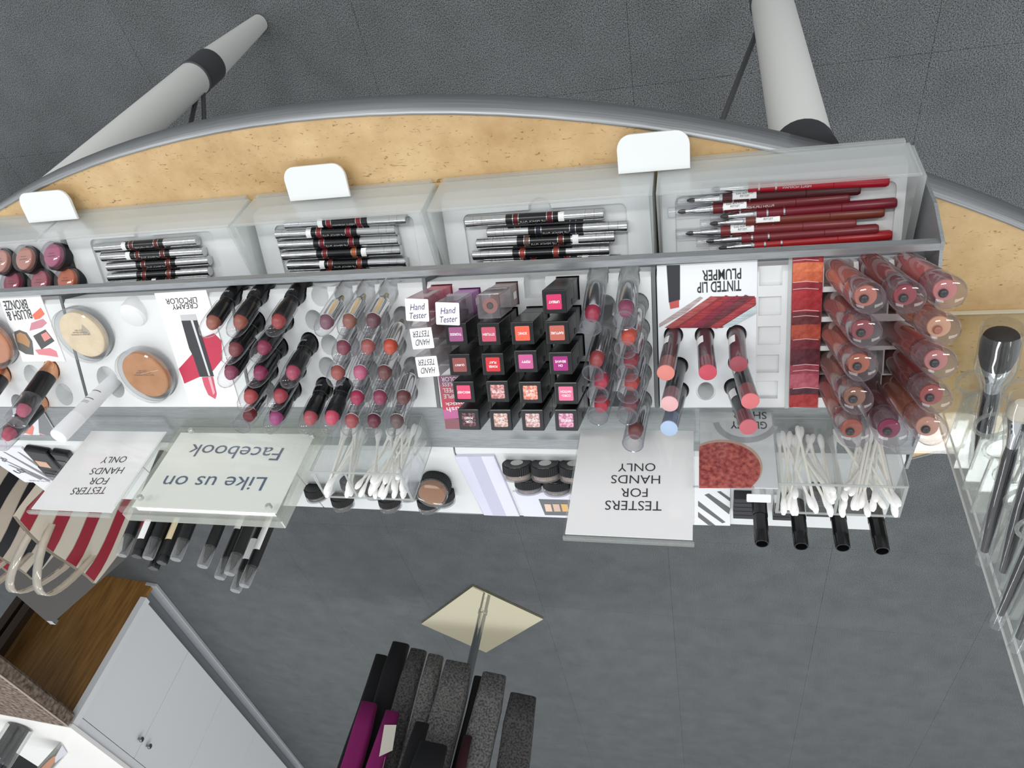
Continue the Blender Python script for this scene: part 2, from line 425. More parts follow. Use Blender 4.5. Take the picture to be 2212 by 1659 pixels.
def yzprism(pts, x0, x1):
    n = len(pts); vs = [(x0, p[0], p[1]) for p in pts] + [(x1, p[0], p[1]) for p in pts]
    fs = [tuple(range(n))[::-1], tuple(range(n, 2 * n))] + [(i, (i + 1) % n, n + (i + 1) % n, n + i) for i in range(n)]
    bm = bmesh.new(); bv = [bm.verts.new(v) for v in vs]
    for f in fs: bm.faces.new([bv[i] for i in f])
    return from_bm(bm)
side = [(0.334, TZ + 0.0006), (0.334, H - 0.533), (0.345, H - 0.4975), (0.352, H - 0.4965), (0.468, H - 0.4385), (0.5245, H - 0.4455), (0.548, H - 0.4475), (0.56, TZ + 0.0006)]
obj('side_panel', yzprism(side, XR - 0.0025, XR), STEEL, fr)
obj('side_panel', yzprism(side, XL, XL + 0.0025), STEEL, fr)
def off(p, h): q = p + T2N * h; return (q.y, q.z)
obj('front_lip', yzprism([(0.3465, H - 0.4975), (0.3520, H - 0.4965), (0.3545, H - 0.5005), (0.3535, H - 0.506), (0.3475, H - 0.506)], XR, XL), STEEL, fr)
obj('middle_tray', yzprism([off(T2A, -0.033), off(T2B, -0.033), off(T2B, -0.031), off(T2A, -0.031)], XR, XL), STEEL, fr)
obj('ledge', yzprism([(0.4692, SHZ - 0.03), (0.4692, SHZ - 0.001), (0.4705, SHZ), (0.513, SHZ + 0.001), (0.5145, SHZ + 0.002), (0.5205, SHZ + 0.006), (0.5220, SHZ + 0.005), (0.5220, SHZ - 0.03)], XR, XL), STEEL, fr)
obj('back_box', boxes([(XR, XL, 0.47, 0.56, TZ + 0.0006, SHZ - 0.03)]), STEEL, fr)
obj('rear_support', boxes([(XR, XL, 0.56, 0.64, TZ + 0.0006, H - 0.482)]), STEEL, fr)
for s in SEAMS[1:-1]:
    o = obj('divider', yzprism([off(T2A, -0.03), off(T2B, -0.03), off(T2B, 0.0005), off(T2A, 0.0005)], s - 0.0016, s + 0.0016), P((112, 115, 117), 0.45, 0.4), fr)

# ------------------------------------------------------------------ front tier: white trays with frosted rims
def t1y(y, h=0.0):                         # point (y, z) on the tray floor at depth y
    p = T1A + T1V * ((y - T1A.y) / T1V.y) + T1N * h; return (p.y, p.z)
TRAYS = [('round pot testers', 0.861, 0.6905), ('four brown-banded silver pencils', 0.688, 0.452), ('the middle six silver pencils', 0.448, 0.2485), ('five dark silver pencils', 0.2445, 0.0425), ('the red lip liners', 0.0405, -0.160)]
REC = [None, (0.655, 0.497, 0.3365, 0.399), (0.424, 0.272, 0.336, 0.399), (0.2215, 0.068, 0.3385, 0.399), (0.026, -0.150, 0.3365, 0.399)]
for k, (what, xa, xb) in enumerate(TRAYS):
    tr = thing('display_tray', 'white plastic tray with frosted rim holding ' + what, 'tray', T(0, 0, 0), 'front trays of the display')
    body = yzprism([(0.3255, TZ + 0.001), (0.3255, t1y(0.3255)[1]), t1y(0.40), (0.40, TZ + 0.001)], xb + 0.003, xa - 0.003)
    if REC[k]:
        x1, x0, y0, y1 = REC[k]
        s0 = (y0 - T1A.y) / T1V.y; s1 = (y1 - T1A.y) / T1V.y
        cm = prism(rrect(x0, x1, s0, s1, 0.006, 4), -0.0035, 0.02)
        cuts = [(cm, frame(T1A, T1N))]
        if k in (1, 3): 
            c = t1(*((308, 508) if k == 1 else (1166, 452)))
            cuts.append((lathe(((0, -0.0035), (0.009, -0.0035), (0.013, 0.004), (0, 0.004)), 24), frame(c, T1N)))
        body = cut(body, cuts)
    obj('tray_body', body, WHITE, tr)
    zt = H - 0.5465
    rim = [(xb + 0.0005, xa - 0.0005, 0.3155, 0.3185, TZ + 0.004, zt)]
    if k != 0: rim += [(xb + 0.0005, xb + 0.0035, 0.3185, 0.347, TZ + 0.004, zt)]
    if k > 1: rim += [(xa - 0.0035, xa - 0.0005, 0.3185, 0.347, TZ + 0.004, zt)]
    if k == 4:
        rim[1] = (xb - 0.0028, xb + 0.003, 0.3185, 0.3465, TZ + 0.004, zt)
    obj('rim', boxes(rim[:1], 0.0006), FROST, tr)
    for q in rim[1:]:
        wl = yzprism([(0.3185, TZ + 0.004), (0.3185, zt), (0.399, t1y(0.399)[1] + 0.004), (0.399, TZ + 0.004)], q[0], q[1])
        obj('rim_side', wl, FROST, tr)
    obj('foot_strip', boxes([(xb + 0.004, xa - 0.004, 0.3130, 0.3255, TZ + 0.0005, TZ + 0.006)], 0.0005), FROST, tr)
# tongues that stick out under the rims
TONG = P((226, 229, 228), 0.3)
for k, (xa, xb, lab) in enumerate(((0.725, 0.658, 'white rounded acrylic tab sticking out in front of the pot tester tray'), (0.3975, 0.332, 'white rounded acrylic tab in front of the middle silver pencils'),
                                   (0.0735, 0.0125, 'white rounded acrylic tab in front of the seam beside the red liners'))):
    mt = Matrix.Translation((0, 0.2835, TZ + 0.0085)) @ RX(15)
    o = obj('acrylic_tab', prism(rrect(xb, xa, 0.0, 0.0325, 0.012, 6, (1, 0, 0, 1)), 0, 0.003, 0.0006), TONG, None, mt)
    tag(o, lab, 'tab', 'acrylic tabs along the front trays')
    obj('tab_foot', box(0.006, 0.02, 0.0075, 0, ((xa + xb) / 2, 0.020, -0.0075)), TONG, o)

# ------------------------------------------------------------------ tester pots in the front tray
POTS = [((106, 550), (168, 92, 120), 'mauve pink'), ((45, 557), (186, 134, 118), 'beige pink'), ((-8, 562), (190, 140, 126), 'pale rose'),
        ((136, 603), (190, 104, 72), 'copper orange'), ((78, 607), (168, 92, 102), 'dusty rose'), ((18, 610), (150, 66, 84), 'deep rose')]
PCLR = clear((244, 244, 246), 0.05, 0.03, 0.35, (190, 190, 196))
for k, (p, c, nm) in enumerate(POTS):
    c0 = t1(p[0], p[1], 0.0145)
    ax = V((0.10, -0.72, 0.66)).normalized()
    Mr = frame(c0 - ax * 0.013, ax)
    r = thing('tester_pot', nm + ' powder tester pot with clear lid and black base in the front tray', 'pot', Mr, 'powder tester pots')
    obj('base', lathe(((0, -0.004), (0.0155, -0.004), (0.0158, -0.002), (0.0158, 0.005), (0, 0.005)), 28), MATTE, r)
    obj('powder', lathe(((0, 0.005), (0.0128, 0.005), (0.0128, 0.0095), (0.0120, 0.0102), (0, 0.0102)), 28), P(tuple(min(255, int(v * 1.12)) for v in c), 0.7), r)
    obj('lid', lathe(((0.0156, 0.005), (0.0160, 0.006), (0.0152, 0.0125), (0.0140, 0.0132), (0, 0.0132)), 28), PCLR, r)
    for q, s in enumerate(('POWDER MEDIUM', 'LOT 041')):
        obj('lettering', text(s, 0.012 - 0.004 * q, 0.0013), P((70, 40, 40), .7), r, T(0, 0.001 - 0.003 * q, 0.0104))

# ------------------------------------------------------------------ silver two ended pencils
PR = 0.0051
def pencil(pa, pb, L, bands, label, sticker=None, words=None, tone=SILVER, hh=0.0):
    A, B = t1(pa[0], pa[1], PR - 0.003 + hh), t1(pb[0], pb[1], PR - 0.003 + hh)
    c = (A + B) / 2; d = (B - A).normalized()
    Mr = frame(c, d, T1N)                 # local x points up off the tray, z runs along the pencil
    r = thing('lip_pencil', label, 'lip pencil', Mr, 'silver two ended lip pencils')
    h = L / 2
    obj('barrel', lathe(((0, -0.0255), (PR, -0.0255), (PR, 0.0255), (0, 0.0255)), 20), BLACK, r)
    for s in (-1, 1):
        o = obj('cap', lathe(((0.0046, 0.0250), (PR + .0001, 0.0255), (PR + .0001, h - 0.017), (PR - .0002, h - 0.0168), (PR + .0001, h - 0.0166), (PR + .0001, h - 0.0088), (PR - .0002, h - 0.0086), (PR + .0001, h - 0.0084), (PR + .0001, h - 0.0006), (PR - .0004, h), (0, h)), 24), tone, r, RX(0 if s > 0 else 180))
        b = obj('band', lathe(((PR + .0001, 0.0135), (PR + .0001, 0.0185)), 20), P(bands[0 if s > 0 else 1], 0.35, 0.3), r, RX(0 if s > 0 else 180))
        obj('band_edge', lathe(((PR + .00018, 0.0130), (PR + .00018, 0.0136)), 20), SILVER, b)
        obj('band_edge', lathe(((PR + .00018, 0.0184), (PR + .00018, 0.0190)), 20), SILVER, b)
    if sticker is not None:
        obj('sticker', patch(PR + 0.0003, -60, 40, sticker, sticker + 0.0055), PAPER, r)
    if words:
        obj('lettering', wraptext(words, 0.024, 0.0018, PR + 0.0003, True), P((200, 200, 198), 0.5), r, RZ(20) @ T(0, 0, 0))
BR = (96, 42, 36); RD = (128, 30, 40); CO = (170, 96, 56)
PENS = [
 ((200, 537), (437, 519), BR, BR, -0.028, 'PLUSH LIPLINER', 'brown-banded silver lip pencil, frontmost of the pencils beside the pots'),
 ((215, 556), (450, 542.5), BR, BR, -0.031, 'LIP PENCIL PLUS', 'brown-banded silver lip pencil with white sticker, second from the front beside the pots'),
 ((230, 577.6), (460, 562), (110, 52, 44), BR, None, 'LIP PENCIL PLUS', 'brown-banded silver lip pencil, third from the front beside the pots'),
 ((234, 599), (458, 585), (130, 62, 56), (120, 52, 48), None, None, 'rosy brown-banded silver lip pencil, fourth from the front beside the pots'),
 ((238, 615), (452, 603), BR, BR, -0.005, None, 'silver lip pencil half hidden under the grey lip beside the pots'),
 ((617, 486), (881, 472), RD, RD, -0.028, 'MERLE NORMAN', 'red-banded silver lip pencil at the front of the middle tray'),
 ((596, 507), (859, 496), RD, (136, 44, 44), -0.030, 'LIP PENCIL PLUS', 'red-banded silver lip pencil with white sticker, second in the middle tray'),
 ((606, 530), (862, 518), (110, 26, 38), (110, 26, 38), None, 'LIP PENCIL PLUS', 'dark red-banded silver lip pencil, third in the middle tray'),
 ((608, 553), (873, 540), CO, (120, 40, 44), 0.024, None, 'silver lip pencil with one copper and one plum band in the middle tray'),
 ((624, 574), (880, 565), (130, 66, 52), (104, 48, 40), -0.028, 'LIP PENCIL PLUS', 'brown-banded silver lip pencil, fifth in the middle tray'),
 ((628, 594), (868, 583), RD, RD, None, None, 'silver lip pencil half hidden under the grey lip in the middle tray'),
 ((1007, 480), (1305, 462), (92, 26, 34), (92, 26, 34), 0.024, 'LIP PENCIL PLUS', 'maroon-banded silver lip pencil at the front of the tray beside the red liners'),
 ((1060, 503), (1350, 488), (30, 30, 44), (30, 30, 44), None, 'LIP PENCIL PLUS', 'dark-banded silver lip pencil, second in the tray beside the red liners'),
 ((1029, 527), (1331, 512), (96, 44, 40), (106, 84, 74), 0.027, 'LIP PENCIL PLUS', 'silver lip pencil with white sticker, third in the tray beside the red liners'),
 ((1022, 551.6), (1318, 540), (150, 64, 54), (150, 64, 54), None, None, 'brick-banded silver lip pencil, fourth in the tray beside the red liners'),
 ((1046, 571), (1342, 560), RD, RD, 0.03, 'LIP PENCIL PLUS', 'silver lip pencil half hidden under the grey lip beside the red liners')]
for i, (pa, pb, b0, b1, st, wd, lab) in enumerate(PENS):
    pencil(pa, pb, 0.131, (b0, b1), lab, st, wd)

# ------------------------------------------------------------------ red lip liners with brush ends
LR = 0.0046
LINERS = [((1514, 410), (1928, 391), (168, 14, 36), 0, 'MERLE NORMAN', 'bright crimson lip liner, frontmost in the tray'),
 ((1461, 435), (1862, 409), (72, 20, 24), 1, None, 'darkest brown-red lip liner, second in the tray'),
 ((1442, 460), (1842, 426), (104, 28, 34), 1, 'PLUSH LIPLINER', 'reddish brown lip liner sticking out furthest toward the pencils'),
 ((1533, 470), (1938, 438), (112, 20, 38), 0, None, 'wine red lip liner, fourth in the tray'),
 ((1511, 485), (1913, 458), (112, 48, 36), 1, None, 'chestnut brown lip liner, fifth in the tray'),
 ((1459, 506), (1851, 482), (126, 48, 52), 1, None, 'rosy brown lip liner with tester sticker, sixth in the tray'),
 ((1503, 523), (1895, 495), (122, 42, 48), 0, None, 'muted rose lip liner, seventh in the tray'),
 ((1530, 538), (1924, 508), (160, 28, 34), 0, None, 'bright red lip liner closest to the grey lip')]
for i, (pa, pb, c, stk, wd, lab) in enumerate(LINERS):
    A, B = t1(pa[0], pa[1], LR - 0.003), t1(pb[0], pb[1], LR - 0.003)
    d = (B - A).normalized(); L = 0.147
    r = thing('lip_liner', lab, 'lip liner', frame(A, d, T1N), 'red and brown lip liners')
    obj('barrel', lathe(((0, 0.0385), (LR - .0002, 0.0385), (LR - .0002, 0.105), (LR - .0004, 0.1052), (LR, 0.1055), (LR, L - 0.002), (LR - .001, L), (0, L)), 18), P(c, 0.3), r)
    obj('ferrule', lathe(((0.0017, 0.0155), (0.0017, 0.019), (0.0026, 0.022), (0.0034, 0.027), (0.0036, 0.0362), (0.0039, 0.0365), (0.0039, 0.0385), (0, 0.0385)), 18), CHROME, r)
    obj('brush', lathe(((0, 0.0085), (0.0012, 0.0095), (0.0021, 0.0125), (0.0016, 0.0165), (0, 0.0165)), 12), P((42, 32, 32), 0.6), r)
    obj('cap', lathe(((0, 0.0003), (LR - .0007, 0.0003), (LR, 0.001), (LR, 0.0385)), 18), CAPM, r)
    for zz in (0.0465, 0.060):
        obj('ring', lathe(((LR + .0001, zz), (LR + .0001, zz + 0.0014)), 18), SILVER, r)
    if stk:
        st = obj('sticker', patch(LR + 0.00025, -75, 10, 0.047, 0.066), PAPER, r)
        for q, s in enumerate(('TESTER', 'NOT FOR SALE')):
            obj('lettering', wraptext(s, 0.008 + 0.006 * q, 0.0017, LR + 0.0004, True), INK, st, RZ(-22 - 27 * q) @ T(0, 0, 0.0565))
    if wd:
        obj('lettering', wraptext(wd, 0.022, 0.0020, LR + 0.0002, True), P((225, 205, 205), 0.5), r, RZ(5) @ T(0, 0, 0.077))

# ------------------------------------------------------------------ middle tier: white inserts with sockets
T2M = frame(T2A, T2N)
def insert(x0, x1, cuts, label):
    prof = [off(T2A + T2V * 0.0042, -0.030), off(T2A + T2V * 0.0042, -0.003), off(T2A + T2V * 0.0085, 0.0), off(T2B - T2V * 0.0006, 0.0), (T2B.y - 0.0006, T2B.z - 0.0335)]
    b = yzprism(prof, x0, x1)
    if cuts: b = cut(b, cuts)
    return tag(obj('display_insert', b, WHITE), label, 'display insert', 'white inserts of the middle tier')
def hole_round(p, r, depth=0.022, axis=UP): return (lathe(((0, -depth), (r, -depth), (r, 0.02), (0, 0.02)), 20), frame(p, axis))
def hole_square(p, sx, sy, depth=0.022): return (box(sx, sy, depth + 0.012, 0, (0, 0, -depth)), frame(p, T2N))

BLK = [((504, 636), (439, 725), (176, 104, 84), 'tan'), ((562, 632.5), (498, 725), (166, 90, 72), 'caramel'), ((642, 632.5), (582, 723), (170, 66, 64), 'brick'),
       ((555, 694), (486, 783), (140, 66, 72), 'plum brown'), ((616, 690), (548, 779), (150, 44, 80), 'berry'), ((541, 745), (479, 833), (158, 76, 100), 'mauve'),
       ((604, 748), (542, 833), (150, 40, 84), 'raspberry'), ((669, 741), (615, 835), (186, 76, 102), 'pink'), ((583, 797), (521, 885), (196, 82, 84), 'coral'),
       ((643, 795), (587, 884), (184, 66, 78), 'rose red'), ((701, 837), (655, 934), (192, 88, 94), 'dusty rose'), ((745, 837), (703, 933), (222, 84, 110), 'hot pink'), ((633, 838), (578, 934), (176, 74, 134), 'orchid')]
CLB = [((743, 636), (689, 721), (138, 92, 106), 'taupe mauve', 0, 0), ((790, 632.5), (739, 720), (156, 98, 82), 'cinnamon', 0, 1), ((839, 631), (792, 719), (112, 70, 78), 'dark plum', 0, 2),
       ((771, 690), (729, 777), (140, 68, 84), 'wine', 1, 0), ((822, 688), (783, 775), (178, 96, 92), 'terracotta pink', 1, 1), ((871, 687), (831, 775), (212, 82, 54), 'orange', 1, 2),
       ((757, 746), (717.5, 830.5), (176, 92, 82), 'clay', 2, 0), ((806, 745), (766, 830.5), (208, 104, 138), 'candy pink', 2, 1), ((857, 744), (819, 831.5), (122, 76, 72), 'cocoa', 2, 2),
       ((797, 798), (760, 885), (180, 44, 84), 'magenta', 3, 0), ((846, 797), (810, 885), (156, 62, 92), 'plum pink', 3, 1), ((893, 795), (862, 886), (114, 68, 64), 'chocolate', 3, 2),
       ((785, 846), (749, 936.5), (180, 86, 88), 'rosewood', 4, 0), ((833, 846), (797, 936.5), (110, 38, 56), 'burgundy', 4, 1), ((882, 845), (847, 938), (118, 94, 92), 'grey brown', 4, 2)]
EMPTY = [(691, 639), (678, 692), (712, 745), (707, 793)]
cuts = [hole_round(t2(*b[0]), 0.0098) for b in BLK] + [hole_round(t2(*b[0]), 0.0100) for b in CLB] + [hole_round(t2(*p), 0.0092) for p in EMPTY]
cuts += [hole_round(t2(578, 842), 0.0092)]
insert(SEAMS[3] + 0.002, SEAMS[2] - 0.002, cuts, 'white sloped insert with round sockets under the black and clear lipsticks')

def lipstick_black(B, Tp, c, label):
    d = Tp - B; L = 0.0610
    r = thing('lipstick', label, 'lipstick', frame(B, d), 'black tester lipsticks under clear pointed caps')
    obj('base', lathe(((0, -0.018), (0.0083, -0.018), (0.0085, 0.0095), (0.0080, 0.0112), (0.0080, 0.0122), (0.0070, 0.0127), (0.0070, 0.0165), (0.0074, 0.017), (0.0074, 0.0215), (0, 0.0215)), 24), BLACK, r)
    obj('sleeve', lathe(((0.0078, 0.021), (0.0079, 0.0385), (0.0076, 0.0395), (0.0070, 0.0395), (0.0070, 0.0385)), 24), BLACK, r)
    obj('bullet', lathe(((0.0066, 0.034), (0.0066, 0.0410), (0.0062, 0.0440), (0.0048, 0.0465), (0.0026, 0.0478), (0, 0.0482)), 20, 40, 0.38, (0.036, 0.0482)), P(tuple(int(v * .88) for v in c), 0.38), r)
    obj('cap', lathe(((0.0086, 0.0195), (0.0092, 0.020), (0.0093, 0.042), (0.0088, 0.0495), (0.0074, 0.0553), (0.0050, 0.0592), (0.0025, 0.0606), (0, L)), 24), CAPM, r)
    obj('lettering', wraptext('norman', 0.013, 0.0022, 0.00862), P((200, 200, 198), 0.5), r, RZ(-62) @ T(0, 0, 0.0055))
for i, (b, t, c, nm) in enumerate(BLK):
    B = t2(*b)
    lipstick_black(B, stick(B, t[0], t[1], 0.0612), c, 'black cased tester lipstick with %s bullet under a clear cap' % nm)
# one clear flat-topped silver lipstick among them
def lipstick_tube(B, Tp, c, label, L=0.063, tone=SILVER):
    r = thing('lipstick', label, 'lipstick', frame(B, Tp - B), 'lipsticks in straight clear tubes')
    obj('tube', lathe(((0.0085, -0.018), (0.0087, 0.0), (0.0087, L - 0.001), (0.0082, L), (0.0060, L + 0.0001), (0.0058, L - 0.0012), (0, L - 0.0016)), 24), TUBE, r)
    obj('rim_ring', lathe(((0.0078, L + .0001), (0.0084, L + .0006), (0.0089, L - .0001), (0.0088, L - 0.0014)), 24), clear((215, 216, 224), 0.05, 0.25, 0.4, (190, 190, 200)), r)
    obj('base_plug', lathe(((0, -0.017), (0.0078, -0.017), (0.0080, 0.004), (0.0084, 0.0045), (0.0084, 0.0062), (0.0070, 0.0068), (0.0070, 0.0085), (0.0080, 0.009), (0.0080, 0.011), (0, 0.011)), 24), clear((240, 240, 240), 0.1, 0.3, 0.3), r)
    obj('holder', lathe(((0.0066, 0.010), (0.0068, L - 0.022), (0.0064, L - 0.0212), (0.0060, L - 0.0225)), 20), tone, r)
    obj('bullet', lathe(((0.0060, L - 0.024), (0.0060, L - 0.0165), (0.0054, L - 0.0140), (0.003, L - 0.0125), (0, L - 0.012)), 20, 40, 0.28, (L - 0.023, L - 0.012)), P(tuple(int(v * .9) for v in c), 0.4), r)
    return r
B = t2(578, 842); lipstick_tube(B, stick(B, 521, 921, 0.058), (120, 40, 44), 'clear flat-topped silver lipstick among the black ones beside the sign', 0.058, CHROME)

def lipstick_clear(B, Tp, c, label):
    r = thing('lipstick', label, 'lipstick', frame(B, Tp - B), 'silver lipsticks in clear pointed cases')
    obj('case', lathe(((0.0082, -0.016), (0.0089, -0.015), (0.0090, 0.040), (0.0086, 0.0475), (0.0072, 0.0535), (0.0050, 0.0570), (0.0026, 0.0585), (0, 0.0590)), 24), CAPM, r)
    obj('tip', lathe(((0, 0.002), (0.0018, 0.0035), (0.0036, 0.010), (0.0042, 0.0135), (0, 0.0135)), 16), P((196, 178, 140), 0.22, 1.0), r)
    obj('collar', lathe(((0, 0.0130), (0.0058, 0.0132), (0.0060, 0.0150), (0.0050, 0.0155), (0.0050, 0.0165), (0.0064, 0.0168), (0.0064, 0.0190), (0, 0.0190)), 20), CHROME, r)
    obj('holder', lathe(((0.0066, 0.0188), (0.0067, 0.0390), (0.0069, 0.0400), (0.0066, 0.0405), (0.0060, 0.0395)), 20, 35, 0.22, (0.030, 0.0405)), CHROME, r)
    obj('bullet', lathe(((0.0063, 0.036), (0.0063, 0.0415), (0.0058, 0.0440), (0.0044, 0.0460), (0.0022, 0.0470), (0, 0.0473)), 20, 40, 0.38, (0.030, 0.0473)), P(tuple(int(v * .88) for v in c), 0.38), r)
ROWN = ['front', 'second', 'third', 'fourth', 'last']
for b, t, c, nm, rw, cl in CLB:
    B = t2(*b)
    lipstick_clear(B, stick(B, t[0], t[1], 0.0588), c, 'clear cased silver lipstick with %s bullet in the %s row' % (nm, ROWN[rw]))

# --- square black cases and clear square gloss bottles
CAS = [((1197, 652), ['UPBEAT'], (204, 40, 96), 0), ((985, 722), ['TIGRESS'], (150, 80, 124), 0), ((1056, 722), ['STYLISH'], (190, 78, 100), 0), ((1128.5, 720), ['SONIC'], (236, 92, 66), 0), ((1203.6, 719), ['RAPTURE'], (186, 96, 82), 0),
       ((993, 788), ['QUIRKY'], (142, 74, 72), 0), ((1065, 787), ['POWER', 'PLAY'], (206, 44, 50), 0), ((1136, 781), ['PEPPY'], (194, 86, 142), 0), ((1211, 785), ['OH', 'BEHAVE'], (158, 30, 116), 0),
       ((1002, 847), ['MISCHIEF'], (216, 76, 112), 0), ((1075, 846), ['FLUTTER'], (190, 130, 128), 1), ((1145.7, 848), ['COUNT', 'ON IT'], (226, 142, 122), 1), ((1222.6, 850), ['CORO-', 'NATION'], (222, 112, 146), 0),
       ((1013, 906.6), ['COM-', 'POSED'], (96, 58, 64), 1), ((1082, 907.5), ['CITY', 'GIRL'], (196, 160, 150), 1), ((1150.6, 908), ['BALLIN'], (196, 160, 158), 1), ((1223, 908), ['BRASSY'], (204, 140, 166), 1)]
CL_ = 0.0605
def case_base(p): 
    """where the case that ends at this photo point stands on the slope"""
    d = ray(*p)
    q = onp(p[0], p[1], T2A + T2N * CL_, T2N)
    return q - T2N * CL_, q
GLS = [((902.5, 668), (196, 92, 110), 'pink', ('Hand', 'Tester'), 1), ((968.5, 676), (158, 84, 158), 'purple', ('Hand', 'Tester'), 1), ((1055, 663), (150, 128, 124), 'taupe', None, 0),
       ((911.5, 730), (176, 150, 138), 'beige', ('HAND', 'TESTER'), 0), ((923, 791), (196, 192, 192), 'colourless', ('HAND', 'TESTER'), 0)]
TBS = [((1291, 602), (1275, 709), (180, 44, 74), 'crimson'), ((1310, 701), (1280, 808), (176, 70, 70), 'brick rose'), ((1317, 752), (1291, 853), (206, 60, 84), 'raspberry red'), ((1319, 808), (1291, 901), (204, 48, 66), 'cherry'),
       ((1359, 605), (1349, 694), (150, 66, 98), 'violet plum'), ((1378, 658), (1350, 757), (216, 84, 62), 'orange'), ((1381, 710), (1355.5, 807), (146, 40, 52), 'dark red'), ((1386, 757), (1356, 855), (194, 66, 58), 'brick orange'),
       ((1385, 806), (1354, 900), (130, 62, 66), 'brown rose'), ((1386, 866), (1367, 959), (124, 66, 64), 'chestnut')]
cuts = [hole_square(case_base(c[0])[0], 0.0205, 0.0205) for c in CAS] + [hole_square(case_base(g[0])[0], 0.0205, 0.0205) for g in GLS]
cuts += [hole_round(t2(*b[0]), 0.0092) for b in TBS] + [hole_square(t2(1155, 621), 0.0190, 0.0185)] + [hole_round(t2(*p), 0.0085) for p in ((1309, 660), (1331, 867))]
insert(SEAMS[4] + 0.002, SEAMS[3] - 0.002, cuts, 'white sloped insert with square sockets under the black square cases')
GLIT = {}
def glitter(c):
    if c not in GLIT: GLIT[c] = noisy('glitter', tuple(max(0, v - 34) for v in c), tuple(min(255, v + 34) for v in c), 700, 0.45, 0.1, (1, 1, 1), 0, 2, 0.4, 0.6)
    return GLIT[c]
for p, words, c, gl in CAS:
    B, E_ = case_base(p)
    s = 0.0190
    r = thing('lipstick_case', 'black square lipstick case with %s label reading %s' % ({0: 'plain', 1: 'glittery'}[gl], ' '.join(words)), 'lipstick', frame(B, T2N), 'black square lipstick cases')
    obj('lower_case', box(s - 0.0004, s - 0.0004, 0.044, 0.0006, (0, 0, -0.021)), BLACK, r)
    cp = obj('cap', box(s, s, 0.0370, 0.0010, (0, 0, 0.0235)), BLACK, r)
    obj('notch', box(0.0006, 0.004, 0.006, 0, (-s / 2 - 0.0002, 0.005, 0.030)), P((60, 60, 62), .4), cp)
    lb = obj('label_square', prism(rrect(-0.0060, 0.0060, -0.0060, 0.0060, 0.0008, 2), CL_ + 0.00005, CL_ + 0.0003), glitter(c) if gl else P(c, 0.5), r)
    for q, wd in enumerate(words):
        yy = 0 if len(words) == 1 else (0.0017 if q == 0 else -0.0017)
        obj('lettering', text(wd, 0.00128 * len(wd) + 0.0010, 0.0021), P((245, 240, 240), 0.5), lb, T(0, yy, CL_ + 0.00045))
for k, (p, c, nm, note, flip) in enumerate(GLS):
    B, E_ = case_base(p); s = 0.0196
    r = thing('gloss_bottle', 'square clear gloss bottle with %s base%s' % (nm, ' and taped-on %s note' % ('handwritten' if flip else 'printed hand tester') if note else ' and no paper note'), 'lip gloss', frame(B, T2N), 'square clear gloss bottles')
    low = obj('colour_base', box(s - 0.0012, s - 0.0012, 0.043, 0.0006, (0, 0, -0.021)), P(c, 0.3) if k < 4 else clear((225, 222, 222), 0.05, 0.3, 0.3), r)
    obj('cap', box(s, s, CL_ - 0.0235, 0.0012, (0, 0, 0.0235)), clear((238, 236, 238) if k != 0 else (240, 214, 220), 0.03, 0.14, 0.8, (206, 202, 206), 0.06, 3.5), r)
    obj('wand_sleeve', lathe(((0, 0.022), (0.0058, 0.023), (0.0058, 0.052), (0.0064, 0.0555), (0.0030, 0.0560), (0.0026, 0.050), (0, 0.050)), 20), P((164, 96, 84), 0.4) if k == 2 else clear(tuple(min(255, v + 60) for v in c), 0.05, 0.35, 0.3, c), r)
    if k == 2: obj('wand_tip', lathe(((0, 0.050), (0.0026, 0.050), (0.0020, 0.0562), (0, 0.0565)), 14), P((50, 30, 30), 0.5), r)
    obj('shade_sticker', box(0.0003, 0.006, 0.009, 0, (-s / 2 + 0.0002, 0.0, 0.006)), PAPER, r)
    if note:
        nn = obj('paper_note', prism(rrect(-0.0098 - 0.001 * flip, 0.0096, -0.0085, 0.0092 + 0.001 * flip, 0.0008, 2), CL_ + 0.0001, CL_ + 0.0004), PAPER, r, (RZ(180 - 4) if flip else RZ(3)) @ T(0, -0.0015 if flip else 0.0, 0))
        for q, wd in enumerate(note):
            obj('handwriting', text(wd, 0.0125 if q == 0 else 0.0155, 0.0052, 0.25), P((60, 56, 100) if flip else (50, 50, 60), 0.6), nn, T(0, 0.0036 - 0.0072 * q, CL_ + 0.0006) @ RZ(6 if flip else 0))
for k, (b, t, c, nm) in enumerate(TBS):
    B = t2(*b)
    lipstick_tube(B, stick(B, t[0], t[1], 0.0625 if k != 5 else 0.0625), c, 'lipstick with %s bullet in a straight clear tube' % nm, 0.0622)

